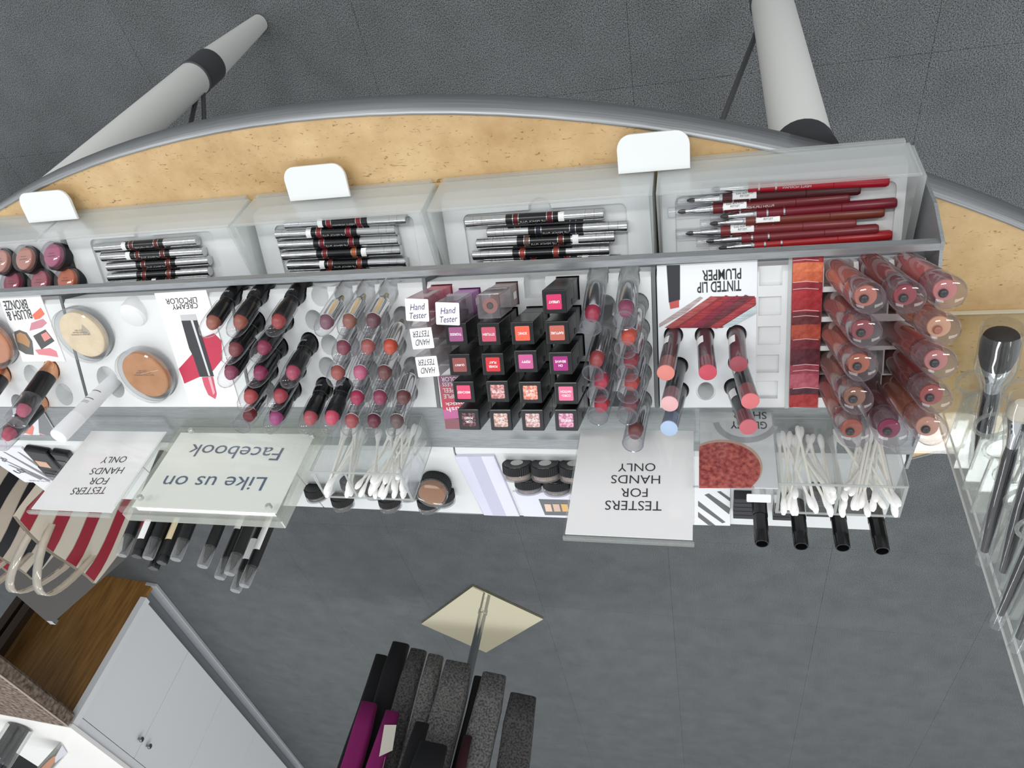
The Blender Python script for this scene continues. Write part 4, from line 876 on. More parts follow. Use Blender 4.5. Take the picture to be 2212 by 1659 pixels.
# ------------------------------------------------------------------ acrylic boxes of cotton swabs
SWAB = P((246, 245, 242), 0.9); SWSTK = P((246, 244, 236), 0.7)
def swab_box(x0, x1, y0, y1, z0, z1, div, label, group, swlabel, n0, n1, seed):
    r = thing('swab_box', label, 'box', T(0, 0, 0), 'acrylic swab boxes')
    t = 0.0024
    obj('front_wall', boxes([(x0, x1, y0, y0 + t, z0, z1)], 0.0003), ACR, r)
    obj('back_wall', boxes([(x0, x1, y1 - t, y1, z0, z1)], 0.0003), ACR, r)
    obj('side_wall', boxes([(x0, x0 + t, y0 + t, y1 - t, z0, z1)], 0.0003), ACR, r)
    obj('side_wall', boxes([(x1 - t, x1, y0 + t, y1 - t, z0, z1)], 0.0003), ACR, r)
    obj('divider', boxes([(div - t / 2, div + t / 2, y0 + t, y1 - t, z0 + t, z1)], 0.0003), ACR, r)
    obj('floor_plate', boxes([(x0 + t, x1 - t, y0 + t, y1 - t, z0, z0 + t)]), ACR, r)
    obj('rim', boxes([(x0, x1, y0, y0 + t, z1, z1 + 0.0006), (x0, x1, y1 - t, y1, z1, z1 + 0.0006), (x0, x0 + t, y0 + t, y1 - t, z1, z1 + 0.0006), (x1 - t, x1, y0 + t, y1 - t, z1, z1 + 0.0006), (div - t / 2, div + t / 2, y0 + t, y1 - t, z1, z1 + 0.0006)] + [(xx, xx + 0.0007, yy, yy + 0.0007, z0, z1) for xx in (x0 - 0.0002, x1 - 0.0005) for yy in (y0 - 0.0002, y1 - 0.0005)] + [(x0, x1, yy, yy + 0.0006, z0, z0 + 0.0006) for yy in (y0 - 0.0002, y1 - 0.0004)]), clear((236, 238, 236), 0.05, 0.55, 0.2, (216, 219, 217)), r)
    rd = random.Random(seed)
    stk = lathe(((0, 0.0), (0.0012, 0.0), (0.0012, 0.074), (0, 0.074)), 8)
    tip = lathe(((0, -0.0012), (0.0014, -0.0010), (0.0025, 0.0015), (0.0027, 0.0050), (0.0020, 0.0095), (0.0012, 0.0135), (0, 0.0135)), 12)
    for (a, b, n) in ((x0 + t, div - t / 2, n0), (div + t / 2, x1 - t, n1)):
        for i in range(n):
            m_ = 0.0032
            bx = rd.uniform(a + m_, b - m_); by = rd.uniform(y0 + t + m_, y0 + t + 0.016)
            tx = min(max(bx + rd.uniform(-0.036, 0.036), a + m_), b - m_); ty = rd.uniform(y1 - t - 0.016, y1 - t - m_)
            if rd.random() < 0.25: by, ty = ty, by
            dx, dy = tx - bx, ty - by
            B = V((bx, by, z0 + t + 0.0018)); d = V((dx, dy, math.sqrt(max(1e-4, 0.074 ** 2 - dx * dx - dy * dy))))
            s = thing('cotton_swab', swlabel, 'cotton swab', frame(B, d) @ RZ(rd.uniform(0, 90)), group)
            obj('stick', stk, SWSTK, s); obj('tip', tip, SWAB, s); obj('tip', tip, SWAB, s, T(0, 0, 0.074) @ RX(180))
swab_box(0.2665, 0.3590, 0.4785, 0.5190, ZL + 0.0006, H - 0.3735, 0.3235, 'two-compartment clear acrylic swab box beside the facebook block', 'swabs in the box beside the facebook block', 'white cotton swab standing in the box beside the facebook block', 20, 12, 5)
swab_box(-0.1465, -0.0535, 0.4800, 0.5200, ZL + 0.0006, H - 0.3755, -0.0985, 'two-compartment clear acrylic swab box beside the glossy sheer card', 'swabs in the box below the lip gloss tubes', 'white cotton swab standing in the box below the lip gloss tubes', 18, 18, 11)

# ------------------------------------------------------------------ rear tier: white blocks and what stands on them
REAR = [('the eyeliner card', SEAMS[0] + 0.002, SEAMS[1] + 0.001), ('the pencil cups behind the facebook block', SEAMS[1] - 0.001, SEAMS[2] + 0.001), ('the small black lidded jars', SEAMS[2] - 0.001, SEAMS[3] + 0.001),
        ('the lavender card and eyeshadow jars', SEAMS[3] - 0.001, SEAMS[4] + 0.001), ('the four black markers', SEAMS[4] - 0.001, SEAMS[5] - 0.001)]
def off3(p, h): q = p + T3N * h; return (q.y, q.z)
for what, a, b in REAR:
    prof = [off3(T3A - T3V * 0.0050, -0.022), off3(T3A - T3V * 0.0050, -0.0030), off3(T3A, 0), off3(T3B, 0), off3(T3B, -0.0236)]
    tag(obj('rear_insert', yzprism(prof, b, a), WHITE), 'white flat rear insert block under ' + what, 'display insert', 'white inserts of the rear tier')
# lavender card, palette card, striped card, eyeliner card
LAV = [(214, 214, 232), (196, 196, 216), (224, 224, 238)]
lc = plate('shade_card', [(984, 982), (1068, 981), (1123, 1112), (1046, 1109)], t3, T3N, 0.0003, 0.002, P((210, 210, 226), 0.6))
tag(lc, 'lavender card with pale diagonal bands lying on the rear block', 'card')
plate('print_band', [(984, 983), (1010, 982), (1066, 1110), (1047, 1109)], t3, T3N, 0.0021, 0.0023, P(LAV[0], .6), lc)
plate('print_band', [(1010, 982), (1040, 982), (1095, 1111), (1066, 1110)], t3, T3N, 0.0021, 0.0023, P(LAV[1], .6), lc)
plate('print_band', [(1040, 982), (1067, 982), (1122, 1111), (1095, 1111)], t3, T3N, 0.0021, 0.0023, P(LAV[2], .6), lc)
pc = plate('shade_card', [(1108, 1060), (1262, 1063), (1262, 1117), (1132, 1112)], t3, T3N, 0.0003, 0.0018, P((224, 226, 236), 0.6))
tag(pc, 'white card printed with a grey eyeshadow palette, half behind the sign', 'card')
plate('print_palette', [(1164, 1075), (1250, 1077), (1255, 1111), (1178, 1109)], t3, T3N, 0.0019, 0.0021, P((104, 106, 108), 0.5), pc)
for q, c in enumerate(((230, 200, 182), (214, 184, 164), (222, 178, 116), (190, 160, 150))):
    x = 1176 + q * 18
    plate('print_pan', [(x, 1085), (x + 14, 1085.5), (x + 18, 1101), (x + 4, 1101)], t3, T3N, 0.0022, 0.0023, P(c, 0.6), pc)
sc_ = plate('striped_card', [(1490, 1050), (1577, 1052), (1577, 1132), (1490, 1130)], t3, T3N, 0.0003, 0.0020, P((236, 237, 238), 0.5))
tag(sc_, 'white card printed with diagonal grey pencils on the rear block', 'card')
for pts, c in [([(1522, 1065), (1531, 1062), (1577, 1094), (1575, 1107)], (96, 98, 98)), ([(1508, 1078), (1508, 1089), (1560, 1126), (1567, 1124)], (100, 102, 102)), ([(1508, 1102), (1508, 1113), (1530, 1130), (1545, 1131)], (104, 102, 102)), ([(1549, 1058), (1556, 1057), (1577, 1072), (1577, 1079)], (90, 92, 92))]:
    plate('print_pencil', pts, t3, T3N, 0.0021, 0.0023, P(c, 0.6), sc_)
ec = plate('eyeliner_card', [(-30, 962), (48, 964), (131, 1030), (122, 1040), (56, 1038), (-60, 960)], t3, T3N, 0.0003, 0.0025, P((226, 226, 230), 0.5))
tag(ec, 'white eyeliner card with sweeping grey brush strokes at the frame end', 'card')
for pts in ([(9, 972), (14, 973), (122, 1032), (118, 1036)], [(40, 972), (46, 974), (126, 1026), (122, 1032)], [(0, 985), (4, 986), (112, 1034), (106, 1036)], [(20, 1000), (26, 1001), (96, 1030), (90, 1033)]):
    plate('print_stroke', pts, t3, T3N, 0.0026, 0.0028, P((128, 128, 132), .6), ec)
words_at('lettering', '&', (18, 992), (2, 986), 0.012, t3, T3N, 0.0029, P((110, 110, 114), .6), ec)
words_at('lettering', 'm', (54, 1012), (36, 1016), 0.008, t3, T3N, 0.0029, P((80, 80, 84), .6), ec)
words_at('lettering', 'EYELINER', (110, 1036.5), (64, 1034), 0.003, t3, T3N, 0.0029, P((150, 150, 152), .6), ec)
# coral card on the ledge
NZL = lambda a, b: onz(a, b, ZL)
cc = plate('coral_card', [(28, 880), (91, 882), (120, 930), (120, 946), (36, 946)], NZL, UP, 0.0002, 0.0012, P((226, 227, 230), 0.5))
tag(cc, 'white card with coral smears and a grey shape lying on the grey ledge', 'card')
plate('print_shape', [(84, 897), (93, 886), (119, 930), (110, 941), (86, 934)], NZL, UP, 0.0013, 0.0014, P((128, 130, 132), .5), cc)
plate('print_smear', [(50, 915), (68, 911), (75, 922), (72, 938), (52, 933)], NZL, UP, 0.0013, 0.0014, P((222, 132, 118), .5), cc)
plate('print_smear', [(87, 936), (100, 939), (114, 946), (88, 946)], NZL, UP, 0.0013, 0.0014, P((206, 92, 112), .5), cc)
# compacts in the rear insert at the frame end
for k, (p, s, lab) in enumerate([((104, 986), (0.030, 0.050), 'black compact with a beige window on the rear block behind the coral card'), ((122, 1010), (0.030, 0.024), 'black flat compact beside the eyeliner card'), ((146, 983), (0.022, 0.030), 'dark clear-edged compact close to the sign on the rear block')]):
    c = t3(*p)
    r = thing('compact', lab, 'compact', frame(c, T3N) @ RZ(-14), 'black compacts on the rear block')
    obj('case', box(s[0], s[1], 0.009, 0.002, (0, 0, 0.0002)), BLACK, r)
    obj('window', box(s[0] * 0.5, s[1] * 0.26, 0.0006, 0, (0.003, 0.004, 0.0092)), P((206, 166, 140), .4) if k == 0 else P((64, 66, 68), 0.2), r)
# jars
RIB = {}
def ribbed(r, z0, z1, n=44):
    key = (r, z0, z1, n)
    if key not in RIB:
        vs, fs = [], []
        for i in range(2 * n):
            rr = r if i % 2 else r * 0.955; t = math.pi * i / n
            vs += [(rr * math.cos(t), rr * math.sin(t), z0), (rr * math.cos(t), rr * math.sin(t), z1)]
        m2 = 2 * n
        for i in range(m2): j = (i + 1) % m2; fs.append((2 * i, 2 * j, 2 * j + 1, 2 * i + 1))
        fs.append(tuple(2 * i for i in range(m2))[::-1]); fs.append(tuple(2 * i + 1 for i in range(m2)))
        RIB[key] = mesh(vs, fs)
    return RIB[key]
JCL = clear((236, 238, 240), 0.03, 0.05, 0.45, (196, 198, 200))
def jar(c, axis, label, colour, r=0.0148, plate_=True, lid_h=0.0085, base_h=0.0068):
    """axis points out of the lid"""
    q = thing('cream_jar', label, 'jar', frame(c, axis), 'small black lidded jars')
    obj('lid', ribbed(r, 0, lid_h), MATTE, q)
    obj('lid_face', lathe(((r * 0.90, lid_h), (r * 0.88, lid_h + 0.0006), (r * 0.80, lid_h + 0.0002), (0, lid_h + 0.0002)), 28), P((20, 20, 24), 0.3), q)
    if plate_: obj('lid_sticker', lathe(((0, lid_h + 0.0003), (r * 0.42, lid_h + 0.0003), (r * 0.42, lid_h + 0.0006), (0, lid_h + 0.0006)), 20), P((188, 192, 188), 0.4), q)
    obj('glass', lathe(((r * 0.93, 0), (r * 0.97, -0.001), (r * 0.97, -base_h * 0.45), (r * 0.99, -base_h * 0.5), (r * 0.97, -base_h * 0.9), (r * 0.88, -base_h), (0, -base_h)), 32), JCL, q)
    obj('cream', lathe(((0, -0.0006), (r * 0.84, -0.0006), (r * 0.84, -base_h * 0.8), (0, -base_h * 0.8)), 28), P(colour, 0.5), q)
    return q
JAX = V((0, -0.86, -0.42)).normalized()
for k, (p, lab) in enumerate([((1118, 1003), 'first jar beside the lavender card'), ((1179, 1004), 'middle jar of the front three'), ((1240, 1005), 'jar half behind the hands only sign')]):
    jar(t3(p[0], p[1] + 14, 0.0105), JAX, 'black ribbed-lid eyeshadow jar standing on edge, ' + lab, (170, 150, 140))
for k, (p, lab) in enumerate([((1143, 1040), 'rear row, nearer the lavender card'), ((1204, 1043), 'rear row, middle jar'), ((1262, 1046), 'rear row, mostly behind the sign')]):
    jar(t3(p[0], p[1] + 6, 0.0105), JAX, 'black ribbed-lid eyeshadow jar standing on edge, ' + lab, (150, 140, 140), plate_=False)
jar(t3(944, 1030, 0.0), V((0.05, 0.22, -1)).normalized(), 'bronze cream jar lying upside down with its base showing', (176, 122, 84), 0.0170, False, 0.012, 0.010).location += T3N * 0.0160
for k, (p, lab) in enumerate([((684, 1065), 'nearest the facebook block'), ((762, 1048), 'seen through the swab box'), ((741, 1084), 'second along the back row'), ((812, 1058), 'middle one behind the swab box'), ((843, 1086), 'third along the back row'), ((884, 1062), 'behind the corner of the swab box'), ((927, 1088), 'last of the back row'), ((958, 1075), 'under the bronze jar')]):
    jar(t3(p[0], p[1], 0.0090), V((0, -0.92, -0.30)).normalized(), 'small black ribbed-lid jar on edge, ' + lab, (120, 112, 106), 0.0130, False)
# black markers
for k, (a, b) in enumerate(((1636, 1646), (1713, 1731), (1797, 1821), (1879, 1906))):
    yy = (1175, 1181, 1184, 1191)[k]
    top = ony(b, yy, 0.588); Bm = V((top.x, 0.588, 0)); 
    Bm.z = (T3A + T3V * ((0.588 - T3A.y) / T3V.y)).z
    L = top.z - Bm.z
    r = thing('marker', 'black makeup marker with fluted cap, %s' % ('by the striped card', 'second from the striped card', 'third from the striped card', 'furthest from the striped card')[k], 'marker', frame(Bm, top - Bm), 'black makeup markers')
    z0 = L - 0.030
    obj('barrel', lathe(((0, 0), (0.0064, 0), (0.0066, 0.002), (0.0066, z0 - 0.012), (0, z0 - 0.012)), 24), P((214, 214, 212), 0.3, 0.3), r)
    obj('sleeve', lathe(((0.0068, 0.012), (0.0068, z0 - 0.004), (0.0070, z0 - 0.003), (0.0070, z0), (0, z0)), 24), BLACK, r)
    obj('cap', ribbed(0.0067, z0, L - 0.012, 10), BLACK, r)
    obj('cap_end', lathe(((0.0066, L - 0.013), (0.0062, L - 0.001), (0.0058, L), (0.0050, L), (0.0046, L - 0.006), (0, L - 0.006)), 24), BLACK, r)
# dark boxes on the rear block, seen past the swab box
for k, (pts, lab) in enumerate([([(1582, 1058), (1630, 1059), (1632, 1102), (1586, 1102)], 'stack of black ridged compacts beside the striped card'), ([(1668, 1062), (1720, 1063), (1722, 1106), (1672, 1105)], 'stack of black ridged compacts between the first two markers'), ([(1742, 1040), (1798, 1042), (1800, 1098), (1748, 1096)], 'black box with fine print behind the swab box'), ([(1826, 1046), (1878, 1048), (1882, 1096), (1832, 1094)], 'black speckled box behind the swab box end')]):
    w3 = [t3(*p) for p in pts]; a = w3[0]; ex = w3[1] - w3[0]; ey = w3[3] - w3[0]
    r = thing('compact_stack', lab, 'compact', frame((w3[0] + w3[1] + w3[2] + w3[3]) / 4, T3N), 'black boxes on the rear block')
    wd, dp = ex.length, abs(ey.y)
    if k < 2:
        for q in range(5): obj('compact_edge', box(wd, dp / 5 - 0.0006, 0.010, 0.0006, (0, -dp / 2 + dp / 5 * (q + 0.5), 0.0002)), P((22, 24, 32), 0.4), r)
    else:
        obj('carton', box(wd, dp, 0.010, 0.0004, (0, 0, 0.0002)), P((38, 40, 42), 0.4), r)
        for q, s in enumerate(('NOT FOR SALE', 'LIP PENCIL PLUS', 'SOFT FOCUS FINISHING')): obj('lettering', text(s, wd * 0.6, 0.0016), P((150, 152, 152), .5), r, T(0, 0.002 - 0.004 * q, 0.0104))
tg = obj('price_tag', prism(rrect(-0.0105, 0.0105, -0.0012, 0.0065, 0.001, 2), 0, 0.0008), P((248, 248, 248), 0.5), None, frame(ony(1639, 1070, 0.556), V((0, -0.5, 0.85))))
tag(tg, 'small blank white tag by the first marker', 'tag')
tg2 = obj('tag_stem', box(0.004, 0.001, 0.05, 0, (0, 0.004, -0.05)), P((235, 235, 235), .5), tg)

# eyeliner pencils standing behind the facebook block
EL = [((262, 1200), 1, None, 'clear-capped eyeliner pencil, nearest the striped pouch'), ((295, 1203), 0, (0.090, 0.112), 'black eyeliner pencil with a handwritten white sticker'), ((319, 1206), 1, None, 'clear-capped eyeliner pencil, second clear one from the pouch'),
      ((349, 1217), 0, (0.080, 0.105), 'black eyeliner pencil with a worn cream sticker'), ((331, 1229), 2, None, 'plain black eyeliner pencil poking out behind the stickered one'), ((379, 1209), 1, None, 'clear-capped eyeliner pencil, last of the close group'),
      ((437, 1224), 1, None, 'clear-capped eyeliner pencil standing alone in the gap'), ((474, 1249), 1, (0.045, 0.075), 'clear-capped eyeliner pencil with a white paper tag'), ((495, 1240), 1, None, 'clear-capped thick eyeliner pencil beside the tagged one'),
      ((508, 1277), 1, (0.070, 0.095), 'tallest clear-capped eyeliner pencil with a grey sticker'), ((527, 1266), 1, (0.042, 0.090), 'clear-capped eyeliner pencil with a long tester sticker, last in the row')]
for k, (p, kind, stk, lab) in enumerate(EL):
    base = t3(p[0] + 92, p[1] - 222)
    dv = V((0.02, 0.06, 1)).normalized()
    tp = reach(base, dv, p[0], p[1]); L = (tp - base).length
    r = thing('eyeliner_pencil', lab, 'eyeliner', frame(base, tp - base), 'eyeliner pencils behind the facebook block')
    R0 = 0.0060
    obj('barrel', lathe(((0, 0.0005), (R0, 0.0005), (R0, L - (0.020 if kind == 1 else 0.008)), (0, L - (0.020 if kind == 1 else 0.008))), 18), MATTE if kind != 1 else P((22, 22, 25), 0.45), r)
    if kind == 1:
        obj('lead', lathe(((R0 * 0.8, L - 0.020), (0.0022, L - 0.009), (0.001, L - 0.004), (0, L - 0.004)), 14), P((52, 48, 48), .5), r)
        obj('cap', lathe(((R0 + .0003, L - 0.022), (R0 + .0001, L - 0.002), (R0 - .0006, L), (0, L)), 18), clear((244, 246, 247), 0.03, 0.05, 0.5, (232, 234, 236), 0.08), r)
    else:
        obj('end_cap', lathe(((R0 * 0.94, L - 0.008), (R0 * 0.94, L - 0.001), (R0 * 0.85, L), (0, L)), 18), BLACK, r)
    if stk: obj('sticker', patch(R0 + 0.0003, -130, -50, L - 0.13 + stk[0], L - 0.13 + stk[1]), PAPER if k != 3 else P((226, 208, 170), .8), r)

# ------------------------------------------------------------------ acrylic brush rack at the table end
rk = thing('brush_rack', 'clear acrylic rack with stacked rings holding sleeved makeup brushes', 'brush rack', T(0, 0, 0))
RXC, RYC = -0.250, 0.566
obj('base_plate', prism(rrect(-0.47, -0.172, 0.497, 0.700, 0.012, 5), TZ + 0.0012, TZ + 0.0052, 0.0004), clear((250, 250, 246), 0.02, 0.02, 0.25, (236, 232, 214)), rk)
obj('plate_highlight', boxes([(-0.46, -0.184, 0.4955, 0.4972, TZ + 0.0014, TZ + 0.0050)]), clear((250, 250, 246), 0.1, 0.6, 0.2, (246, 242, 228)), rk)  # milky strip added to paint the bright line along the front edge
RACK = clear((242, 244, 243), 0.02, 0.12, 0.5, (226, 229, 226), 0.08)
e0 = onz(2050, 935, TZ + 0.006); e1 = onz(2086, 962, TZ + 0.006)
obj('upright', boxes([(e0.x - 0.20, e0.x, e0.y, e0.y + 0.020, TZ + 0.0054, TZ + 0.36)], 0.0012), RACK, rk)
for ye in (e0.y - 0.0004, e0.y + 0.0186):
    obj('edge_highlight', boxes([(e0.x - 0.0012, e0.x + 0.0006, ye, ye + 0.0018, TZ + 0.0054, TZ + 0.36)]), clear((250, 250, 250), 0.1, 0.6, 0.2, (246, 247, 246)), rk)  # pale strips painting the bevel highlights of the upright
for k in range(9):
    z = H - 0.575 + 0.0285 * k
    ring = lathe(((0.0135, 0.0), (0.0165, 0.0), (0.0165, 0.0022), (0.0135, 0.0022), (0.0135, 0.0)), 28)
    obj('ring', ring, RACK, rk, T(RXC - 0.004 - 0.0012 * k, RYC, z))
    obj('ring_arm', boxes([(RXC - 0.012 - 0.0012 * k, RXC + 0.002 - 0.0012 * k, RYC + 0.0162, e0.y, z, z + 0.0022)]), RACK, rk)
    obj('ring', ring, RACK, rk, T(RXC - 0.042 - 0.0012 * k, RYC, z + 0.012))
    obj('ring_arm', boxes([(RXC - 0.050 - 0.0012 * k, RXC - 0.036 - 0.0012 * k, RYC + 0.0162, e0.y, z + 0.012, z + 0.0142)]), RACK, rk)
SLV = clear((248, 249, 250), 0.015, 0.01, 0.30, (226, 228, 230), 0.10)
def brush(hp, hy, tp, L, rh, lab, hc, hl, fl, big):
    A = ony(hp[0], hp[1], hy)
    E_ = ony(tp[0], tp[1], 0.655); L = (E_ - A).length - 0.012
    r = thing('makeup_brush', lab, 'makeup brush', frame(A, E_ - A), 'sleeved makeup brushes in the rack')
    obj('bristles', lathe(((0, 0.0), (rh * 0.55, 0.0012), (rh * 0.88, 0.005), (rh, 0.012), (rh * 0.97, hl * 0.7), (rh * 0.80, hl), (0, hl)), 24), hc, r)
    obj('ferrule', lathe(((rh * 0.80, hl - 0.001), (rh * 0.82, hl), (rh * 0.55, hl + fl * 0.6), (rh * 0.42, hl + fl), (0, hl + fl)), 24), CHROME, r)
    obj('handle', lathe(((rh * 0.42, hl + fl - 0.0005), (rh * 0.50, hl + fl + 0.012), (rh * 0.46, L * 0.7), (rh * 0.30, L - 0.004), (0, L - 0.002)), 20), BLACK, r)
    n = 18; prof = []
    rd = random.Random(int(L * 1e5))
    for i in range(n + 1):
        z = -0.004 + (L + 0.016) * i / n
        base_r = rh * 1.06 if z < hl + 0.01 else max(rh * 0.56, rh * (1.06 - (z - hl) * 14))
        prof.append((base_r * rd.uniform(0.98, 1.08), z))
    obj('plastic_sleeve', lathe(tuple(prof), 18, 20), SLV, r)
BRI = noisy('bristle', (28, 26, 26), (62, 56, 54), 30, 0.7, 0, (60, 60, 2))
brush((2165, 718), 0.470, (2112, 1000), 0.180, 0.0155, 'big black domed powder brush in a clear sleeve', BRI, 0.040, 0.034, True)
brush((2212, 868), 0.470, (2120, 1215), 0.165, 0.0105, 'cream tipped makeup brush in a clear sleeve', P((222, 214, 194), .8), 0.016, 0.030, False)
brush((2262, 900), 0.470, (2160, 1260), 0.165, 0.0110, 'black tipped makeup brush at the picture edge', BRI, 0.026, 0.030, False)
brush((2290, 1040), 0.490, (2150, 1352), 0.165, 0.0090, 'thin black brush higher in the rack, its sleeve end poking out behind', BRI, 0.020, 0.028, False)
brush((2320, 1120), 0.500, (2190, 1402), 0.165, 0.0090, 'uppermost thin black brush in the rack with crumpled sleeve end', BRI, 0.020, 0.028, False)

# ------------------------------------------------------------------ chrome stand with hanging scarves, far behind
q4 = [onz(x, y, 0.012) for x, y in ((1010, 1263), (1158, 1332), (1060, 1418), (923, 1350))]
c4 = sum(q4, V()) / 4
st = thing('scarf_stand', 'chrome stand with a square mirror base standing on the carpet', 'stand', T(c4.x, c4.y, 0))
ang = math.atan2((q4[1] - q4[0]).y, (q4[1] - q4[0]).x)
wd_ = ((q4[1] - q4[0]).length + (q4[2] - q4[3]).length) / 2; dp_ = ((q4[3] - q4[0]).length + (q4[2] - q4[1]).length) / 2
obj('base', box(wd_, dp_, 0.012, 0.002), P((232, 222, 190), 0.07, 1.0), st, RZ(math.degrees(ang)))
pb = onz(1043, 1322, 0.012)
obj('pole', lathe(((0, 0.012), (0.019, 0.012), (0.019, 0.02), (0.0165, 0.022), (0.0165, 1.32), (0, 1.32)), 24), P((170, 172, 174), 0.25, 1.0), st, T(pb.x - c4.x, pb.y - c4.y, 0))
obj('cross_bar', boxes([(-0.42, 0.44, -0.32, 0.03, 1.302, 1.325)], 0.003), CHROME, st, T(pb.x - c4.x, pb.y - c4.y, 0))
HEA = noisy('heather', (66, 64, 62), (124, 122, 120), 160, 0.95, 0, (1, 1, 1), 0.5, 3)
HEB = noisy('heather_dark', (44, 43, 43), (90, 88, 88), 160, 0.95, 0, (1, 1, 1), 0.5, 3)
VLV = P((14, 14, 17), 0.9); MAG = P((128, 14, 92), 0.85); DRD = P((48, 6, 14), 0.9)
def scarf(px_, yy, wpx, depth, mat, lab, rad=0.018, lean=0.0):
    p = ony(px_[0], px_[1], yy)
    w_ = wpx * ((p - CAM).dot(ROT @ V((0, 0, -1)))) / F
    h_ = 1.300 - p.z
    pts = rrect(-w_ / 2, w_ / 2, -depth / 2, depth / 2, min(rad, depth * 0.49, w_ * 0.49), 4)
    n = len(pts); vs, fs = [], []
    rows = 9
    for i in range(rows + 1):
        z = h_ * i / rows; k = 0.86 if i == 0 else (0.98 if i == 1 else 1.0)
        for (x, y) in pts: vs.append((x * k + 0.004 * math.sin(i * 1.3 + px_[0]), y * k + 0.003 * math.cos(i * 1.7), z))
    for i in range(rows):
        for j in range(n): fs.append((i * n + j, i * n + (j + 1) % n, (i + 1) * n + (j + 1) % n, (i + 1) * n + j))
    fs.append(tuple(range(n))[::-1]); fs.append(tuple(rows * n + j for j in range(n)))
    o = obj('hanging_scarf', mesh(vs, fs, True), mat, None, T(p.x, p.y, p.z) @ RZ(-14))
    return tag(o, lab, 'scarf', 'fabrics hanging on the chrome stand')
scarf((826, 1418), 2.640, 34, 0.05, VLV, 'black velvet strip at the outer end of the chrome stand')
scarf((868, 1392), 2.600, 44, 0.05, VLV, 'taller black velvet strip beside the grey felt')
scarf((800, 1520), 2.520, 42, 0.045, MAG, 'magenta velvet strip over the outer black one')
scarf((846, 1538), 2.480, 36, 0.045, MAG, 'second magenta velvet strip close to the white tag')
scarf((905, 1406), 2.570, 42, 0.05, HEB, 'narrow dark grey felt strip with a folded top')
scarf((944, 1418), 2.560, 40, 0.05, HEA, 'grey heather felt strip between dark slit and black')
scarf((990, 1434), 2.540, 66, 0.06, HEA, 'broad grey heather felt strip in front of the pole')
scarf((1034, 1464), 2.580, 26, 0.05, VLV, 'thin black velvet strip between two grey felts')
scarf((1066, 1460), 2.530, 60, 0.07, HEA, 'bright speckled grey felt strip right of the pole')
scarf((1132, 1506), 2.560, 66, 0.07, HEB, 'outermost broad grey felt strip')
scarf((910, 1562), 2.420, 36, 0.04, VLV, 'small black velvet block hanging low in front of the felt')
scarf((935, 1606), 2.380, 70, 0.04, VLV, 'wide black velvet block at the picture edge')
scarf((1012, 1590), 2.470, 22, 0.03, DRD, 'dark wine red velvet sliver between the felts')
tgp = ony(838, 1600, 2.44)
o = obj('paper_tag', prism([(-0.022, -0.05), (0.022, -0.05), (0.022, 0.05), (-0.022, 0.03)], 0, 0.001), P((206, 200, 188), .8), None, frame(tgp, V((0, -1, 0.1)), V((1, 0, 0.1))))
tag(o, 'cream paper price tag between magenta velvet and grey felt', 'tag')
obj('tag_string', tube([(0, 0.05, 0), (0.004, 0.12, 0.002), (0, 0.16, 0.01)], 0.0012, 6), P((180, 176, 168), .8), o)

# ------------------------------------------------------------------ white cabinet with a wooden end
C0 = onz(337, 1262, 0.0); C1 = onz(655, 1659, 0.0)
d1 = (C1 - C0); d1.z = 0; d1.normalize(); d2 = V((d1.y, -d1.x, 0))       # along the front, into the cabinet
CM = Matrix(((d1.x, d2.x, 0, C0.x), (d1.y, d2.y, 0, C0.y), (0, 0, 1, 0), (0, 0, 0, 1)))
CABH = 0.655; CABL = 2.6; CABD = 0.62
cb = thing('white_cabinet', 'white cabinet with flat doors, small chrome knobs and a wooden end panel', 'cabinet', CM)
CWH = P((238, 239, 240), 0.45); WOOD = noisy('oak_end', (122, 84, 34), (156, 112, 54), 5, 0.45, 0, (3, 14, 1.2), 0, 6)
obj('carcass', boxes([(0.012, CABL, 0.030, CABD, 0.075, CABH - 0.02)]), CWH, cb)
obj('plinth', boxes([(0.0, CABL, 0.045, CABD, 0.0, 0.075)]), P((120, 122, 126), 0.5), cb)
obj('base_rail', boxes([(-0.012, CABL, -0.014, 0.045, 0.0, 0.018)], 0.003), P((176, 178, 182), 0.5), cb)
obj('end_panel', boxes([(-0.010, 0.012, 0.012, CABD, 0.0, CABH - 0.02)]), WOOD, cb)
obj('corner_strip', boxes([(-0.012, 0.026, 0.0, 0.030, 0.075, CABH - 0.02)]), P((240, 241, 242), .45), cb)
obj('worktop', boxes([(-0.014, CABL, -0.004, CABD + 0.004, CABH - 0.02, CABH)], 0.002), P((246, 244, 240), 0.4), cb)
fn = -d2
def cab(px_, py_):
    p = onp(px_, py_, C0 + d2 * 0.008, d2); return CM.inverted() @ p
xs_ = [0.030] + [cab(*p).x for p in ((412, 1399), (486, 1492), (551, 1585))] + [cab(551, 1585).x + 0.42, 2.5]
for i in range(len(xs_) - 1):
    dr = obj('door', boxes([(xs_[i] + 0.0018, xs_[i + 1] - 0.0018, 0.008, 0.030, 0.082, CABH - 0.060)], 0.001), CWH, cb)
    if i < 2:
        kp = cab(*((268, 1634), (286, 1650))[i])
        obj('knob', lathe(((0.005, 0), (0.005, 0.012), (0.012, 0.014), (0.013, 0.020), (0.009, 0.024), (0, 0.024)), 18), P((150, 152, 152), 0.2, 1.0), dr, frame(V((xs_[1] + (-0.045 if i == 0 else 0.045), 0.008, CABH - 0.13)), V((0, -1, 0))))
obj('top_rail', boxes([(0.026, CABL, 0.006, 0.030, CABH - 0.056, CABH - 0.02)]), P((236, 237, 239), .45), cb)
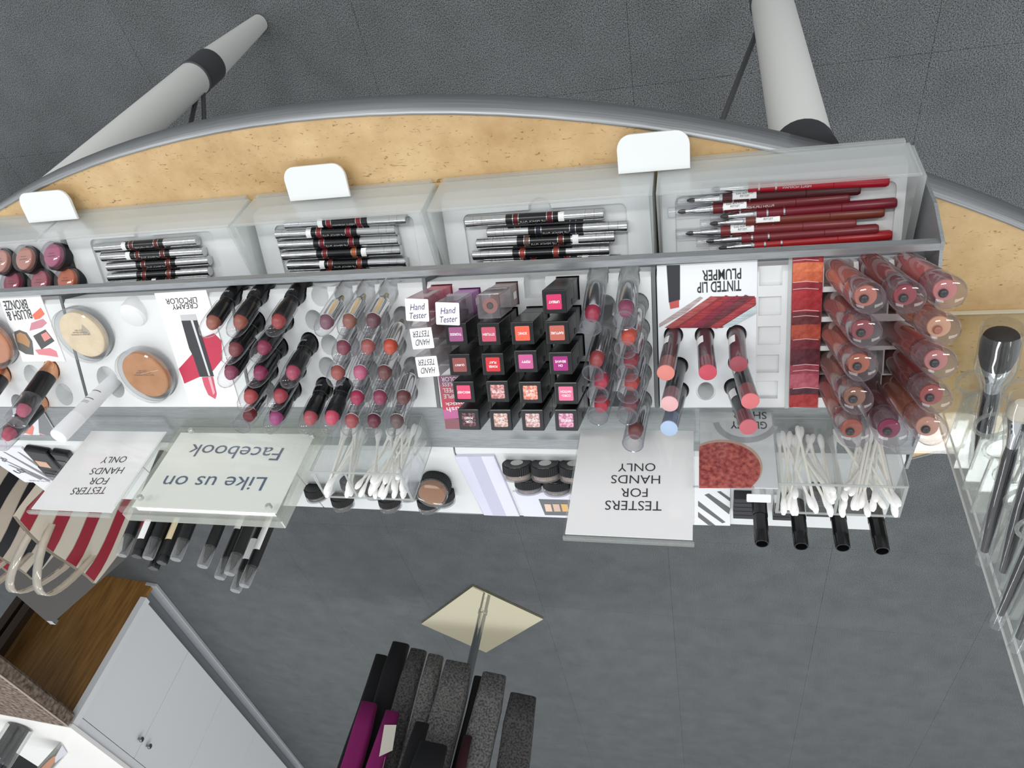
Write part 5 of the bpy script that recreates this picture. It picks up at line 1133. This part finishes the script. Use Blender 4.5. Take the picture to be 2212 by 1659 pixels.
# things on and beside the cabinet
PLU = noisy('brown_plush', (74, 60, 50), (146, 128, 114), 55, 1.0, 0, (1, 1, 1), 1.0, 5)
pf = CM @ V((-0.135, 0.16, 0))
o = thing('plush_bench', 'brown plush covered bench top beside the wooden cabinet end', 'bench', CM)
obj('plush_top', boxes([(-1.25, -0.018, 0.0, 0.55, 0.600, 0.655)], 0.010), PLU, o)
obj('piping', tube([(-1.24, 0.002, 0.652), (-0.028, 0.002, 0.652)], 0.0035, 6), P((190, 176, 164), .8), o)
for lx in (-1.2, -0.08):
    for ly in (0.46, 0.52): obj('leg', boxes([(lx - 0.02, lx + 0.02, ly - 0.02, ly + 0.02, 0, 0.602)]), P((60, 44, 30), .5), o)
bx = thing('brush_jar', 'clear jar of dark brushes on the cabinet corner', 'jar', CM @ T(0.10, 0.30, CABH))
obj('glass', lathe(((0, 0), (0.052, 0), (0.055, 0.004), (0.055, 0.14), (0.050, 0.15)), 28), ACRT, bx)
for k in range(6):
    a = k * 1.05
    obj('dark_brush', lathe(((0, 0.004), (0.012, 0.005), (0.012, 0.10), (0.016, 0.13), (0.010, 0.165), (0, 0.17)), 14), P((44, 46, 50), .5), bx, T(0.028 * math.cos(a), 0.028 * math.sin(a), 0))
ph = CM @ V((0.30, 0.20, CABH))
fo = thing('photo_frame', 'small clear frame with a photo of a face on the cabinet top', 'photo', CM @ T(0.30, 0.20, CABH) @ RZ(20) @ RX(-15))
obj('acrylic', boxes([(-0.085, 0.085, 0.0, 0.004, 0.0, 0.20)]), ACRT, fo)
obj('photo', boxes([(-0.080, 0.080, 0.0045, 0.006, 0.004, 0.196)]), P((90, 86, 84), .6), fo)
obj('print_face', prism(ell(0, 0, 0.045, 0.058), 0, 0.001), P((204, 146, 116), .6), fo, T(-0.01, 0.0, 0.10) @ RX(90))
obj('print_collar', prism([(-0.06, -0.035), (0.06, -0.035), (0.03, 0.02), (-0.02, 0.01)], 0, 0.0014), P((222, 222, 230), .6), fo, T(0.01, 0.0, 0.04) @ RX(90))

# ------------------------------------------------------------------ dark pedestal with striped pouches
pz_ = 0.655
pd = thing('pouch_pedestal', 'dark brown pedestal table with a smoked glass top under the striped pouches', 'pedestal', T(0, 0, 0))
obj('column', boxes([(1.36, 1.70, 0.66, 1.12, 0.0, pz_ - 0.012)], 0.004), noisy('dark_wood', (44, 34, 26), (62, 48, 36), 6, 0.4, 0, (2, 2, 10)), pd)
obj('glass_top', prism([(1.83, 1.65), (1.02, 1.035), (1.02, 0.56), (1.74, 0.56)], pz_ - 0.010, pz_), P((46, 38, 32), 0.3, 0.0, 0.25), pd)
obj('corner_clip', box(0.02, 0.02, 0.014, 0.002, (1.815, 1.635, pz_ - 0.013)), CHROME, pd)
CANV = P((206, 198, 182), .8)
def pouch(x, y0, y1, z0, z1, c, lab, nst, lean, handles=True):
    r = thing('striped_pouch', lab, 'pouch', T(0, 0, 0), 'striped pouches with clear handles')
    D = 0.062
    def face(u, v, s, e=0.0):            # u along y, v up; s = -1 face toward -x
        puff = 0.5 * D * (1 - v) ** 0.7 + 0.006
        yy = y0 + (y1 - y0) * (u + 0.02 * math.sin(v * 3 + u * 2)); zz = z0 + (z1 - z0) * v + 0.006 * math.sin(u * 5)
        return (x + s * (puff * (0.6 + 0.4 * math.sin(math.pi * min(1, max(0, u)))) + e) + lean * v, yy, zz)
    for s in (-1, 1):
        vs, fs = [], []
        n, m_ = 14, 10
        for i in range(n + 1):
            for j in range(m_ + 1): vs.append(face(i / n, j / m_, s))
        for i in range(n):
            for j in range(m_): a = i * (m_ + 1) + j; fs.append((a, a + 1, a + m_ + 2, a + m_ + 1))
        side_ = obj('canvas_side', mesh(vs, fs, True), CANV, r)
        for k in range(nst):
            vs, fs = [], []
            u0 = (k + 0.12) / nst * 1.3 - 0.28; wv = 0.62 / nst * 1.0
            for j in range(m_ + 1):
                v = j / m_
                a = u0 + 0.30 * v + 0.03 * math.sin(v * 6 + k)
                for u in (a, a + wv): vs.append(face(min(1, max(0, u)), v, s, 0.0010))
            for j in range(m_): fs.append((2 * j, 2 * j + 1, 2 * j + 3, 2 * j + 2))
            obj('stripe', mesh(vs, fs, True), c, side_)
        vs = [face(i / n, v, s, 0.0022) for i in range(n + 1) for v in (0.0, 1.0)]
    for u in (0.0, 1.0):
        vs, fs = [], []
        for j in range(11):
            a, b = face(u, j / 10, -1), face(u, j / 10, 1); vs += [a, b]
        for j in range(10): fs.append((2 * j, 2 * j + 1, 2 * j + 3, 2 * j + 2))
        obj('gusset', mesh(vs, fs, True), CANV, r)
    obj('bottom', mesh([face(0, 0, -1), face(1, 0, -1), face(1, 0, 1), face(0, 0, 1)], [(0, 1, 2, 3)]), CANV, r)
    if handles:
        for s in (-1, 1):
            pts = []
            for i in range(15):
                t = i / 14; u = 0.24 + 0.52 * t; b_ = face(u, 0.86, s, 0.004)
                pts.append((b_[0] + s * 0.012 * math.sin(math.pi * t), b_[1], b_[2] + 0.098 * math.sin(math.pi * t) ** 0.7))
            vs, fs = [], []
            for i, p in enumerate(pts): vs += [(p[0] - 0.001, p[1], p[2] - 0.004), (p[0] + 0.001 + s * 0.006, p[1], p[2] + 0.006)]
            vs, fs = [], []
            for i, p in enumerate(pts):
                nx, pv = pts[min(i + 1, 14)], pts[max(i - 1, 0)]
                tv = V((0, nx[1] - pv[1], nx[2] - pv[2])).normalized(); nn = V((0, -tv.z, tv.y)) * 0.0014
                for a in (-0.008, 0.008):
                    for e in (-1, 1): vs.append((p[0] + a, p[1] + nn.y * e, p[2] + nn.z * e))
            for i in range(14):
                b0, b1 = 4 * i, 4 * i + 4
                for a, c_ in ((0, 1), (1, 3), (3, 2), (2, 0)): fs.append((b0 + a, b0 + c_, b1 + c_, b1 + a))
            o = obj('handle', mesh(vs, fs, True), clear((244, 238, 228), 0.08, 0.5, 0.3, (236, 230, 218), 0.10), r)
    return r
RED = P((150, 22, 44), .55); NAV = P((34, 38, 44), .5)
pA = onx(60, 1118, 1.05); pB = onx(205, 1280, 1.05)
pouch(1.065, pA.y - 0.01, pB.y + 0.005, pz_ + 0.0075, pA.z + 0.005, RED, 'cream pouch with wavy red stripes and a looped clear handle', 5, 0.0)
p2A = onx(-75, 1098, 1.19); p2B = onx(91, 1262, 1.19)
pouch(1.215, p2A.y, p2B.y, pz_ + 0.0075, p2B.z, NAV, 'cream pouch with black stripes and clear handles behind the red one', 6, 0.0)
pouch(1.36, 0.78, 1.07, pz_ + 0.0075, 0.815, RED, 'second red striped pouch cut off by the picture edge', 5, 0.0)
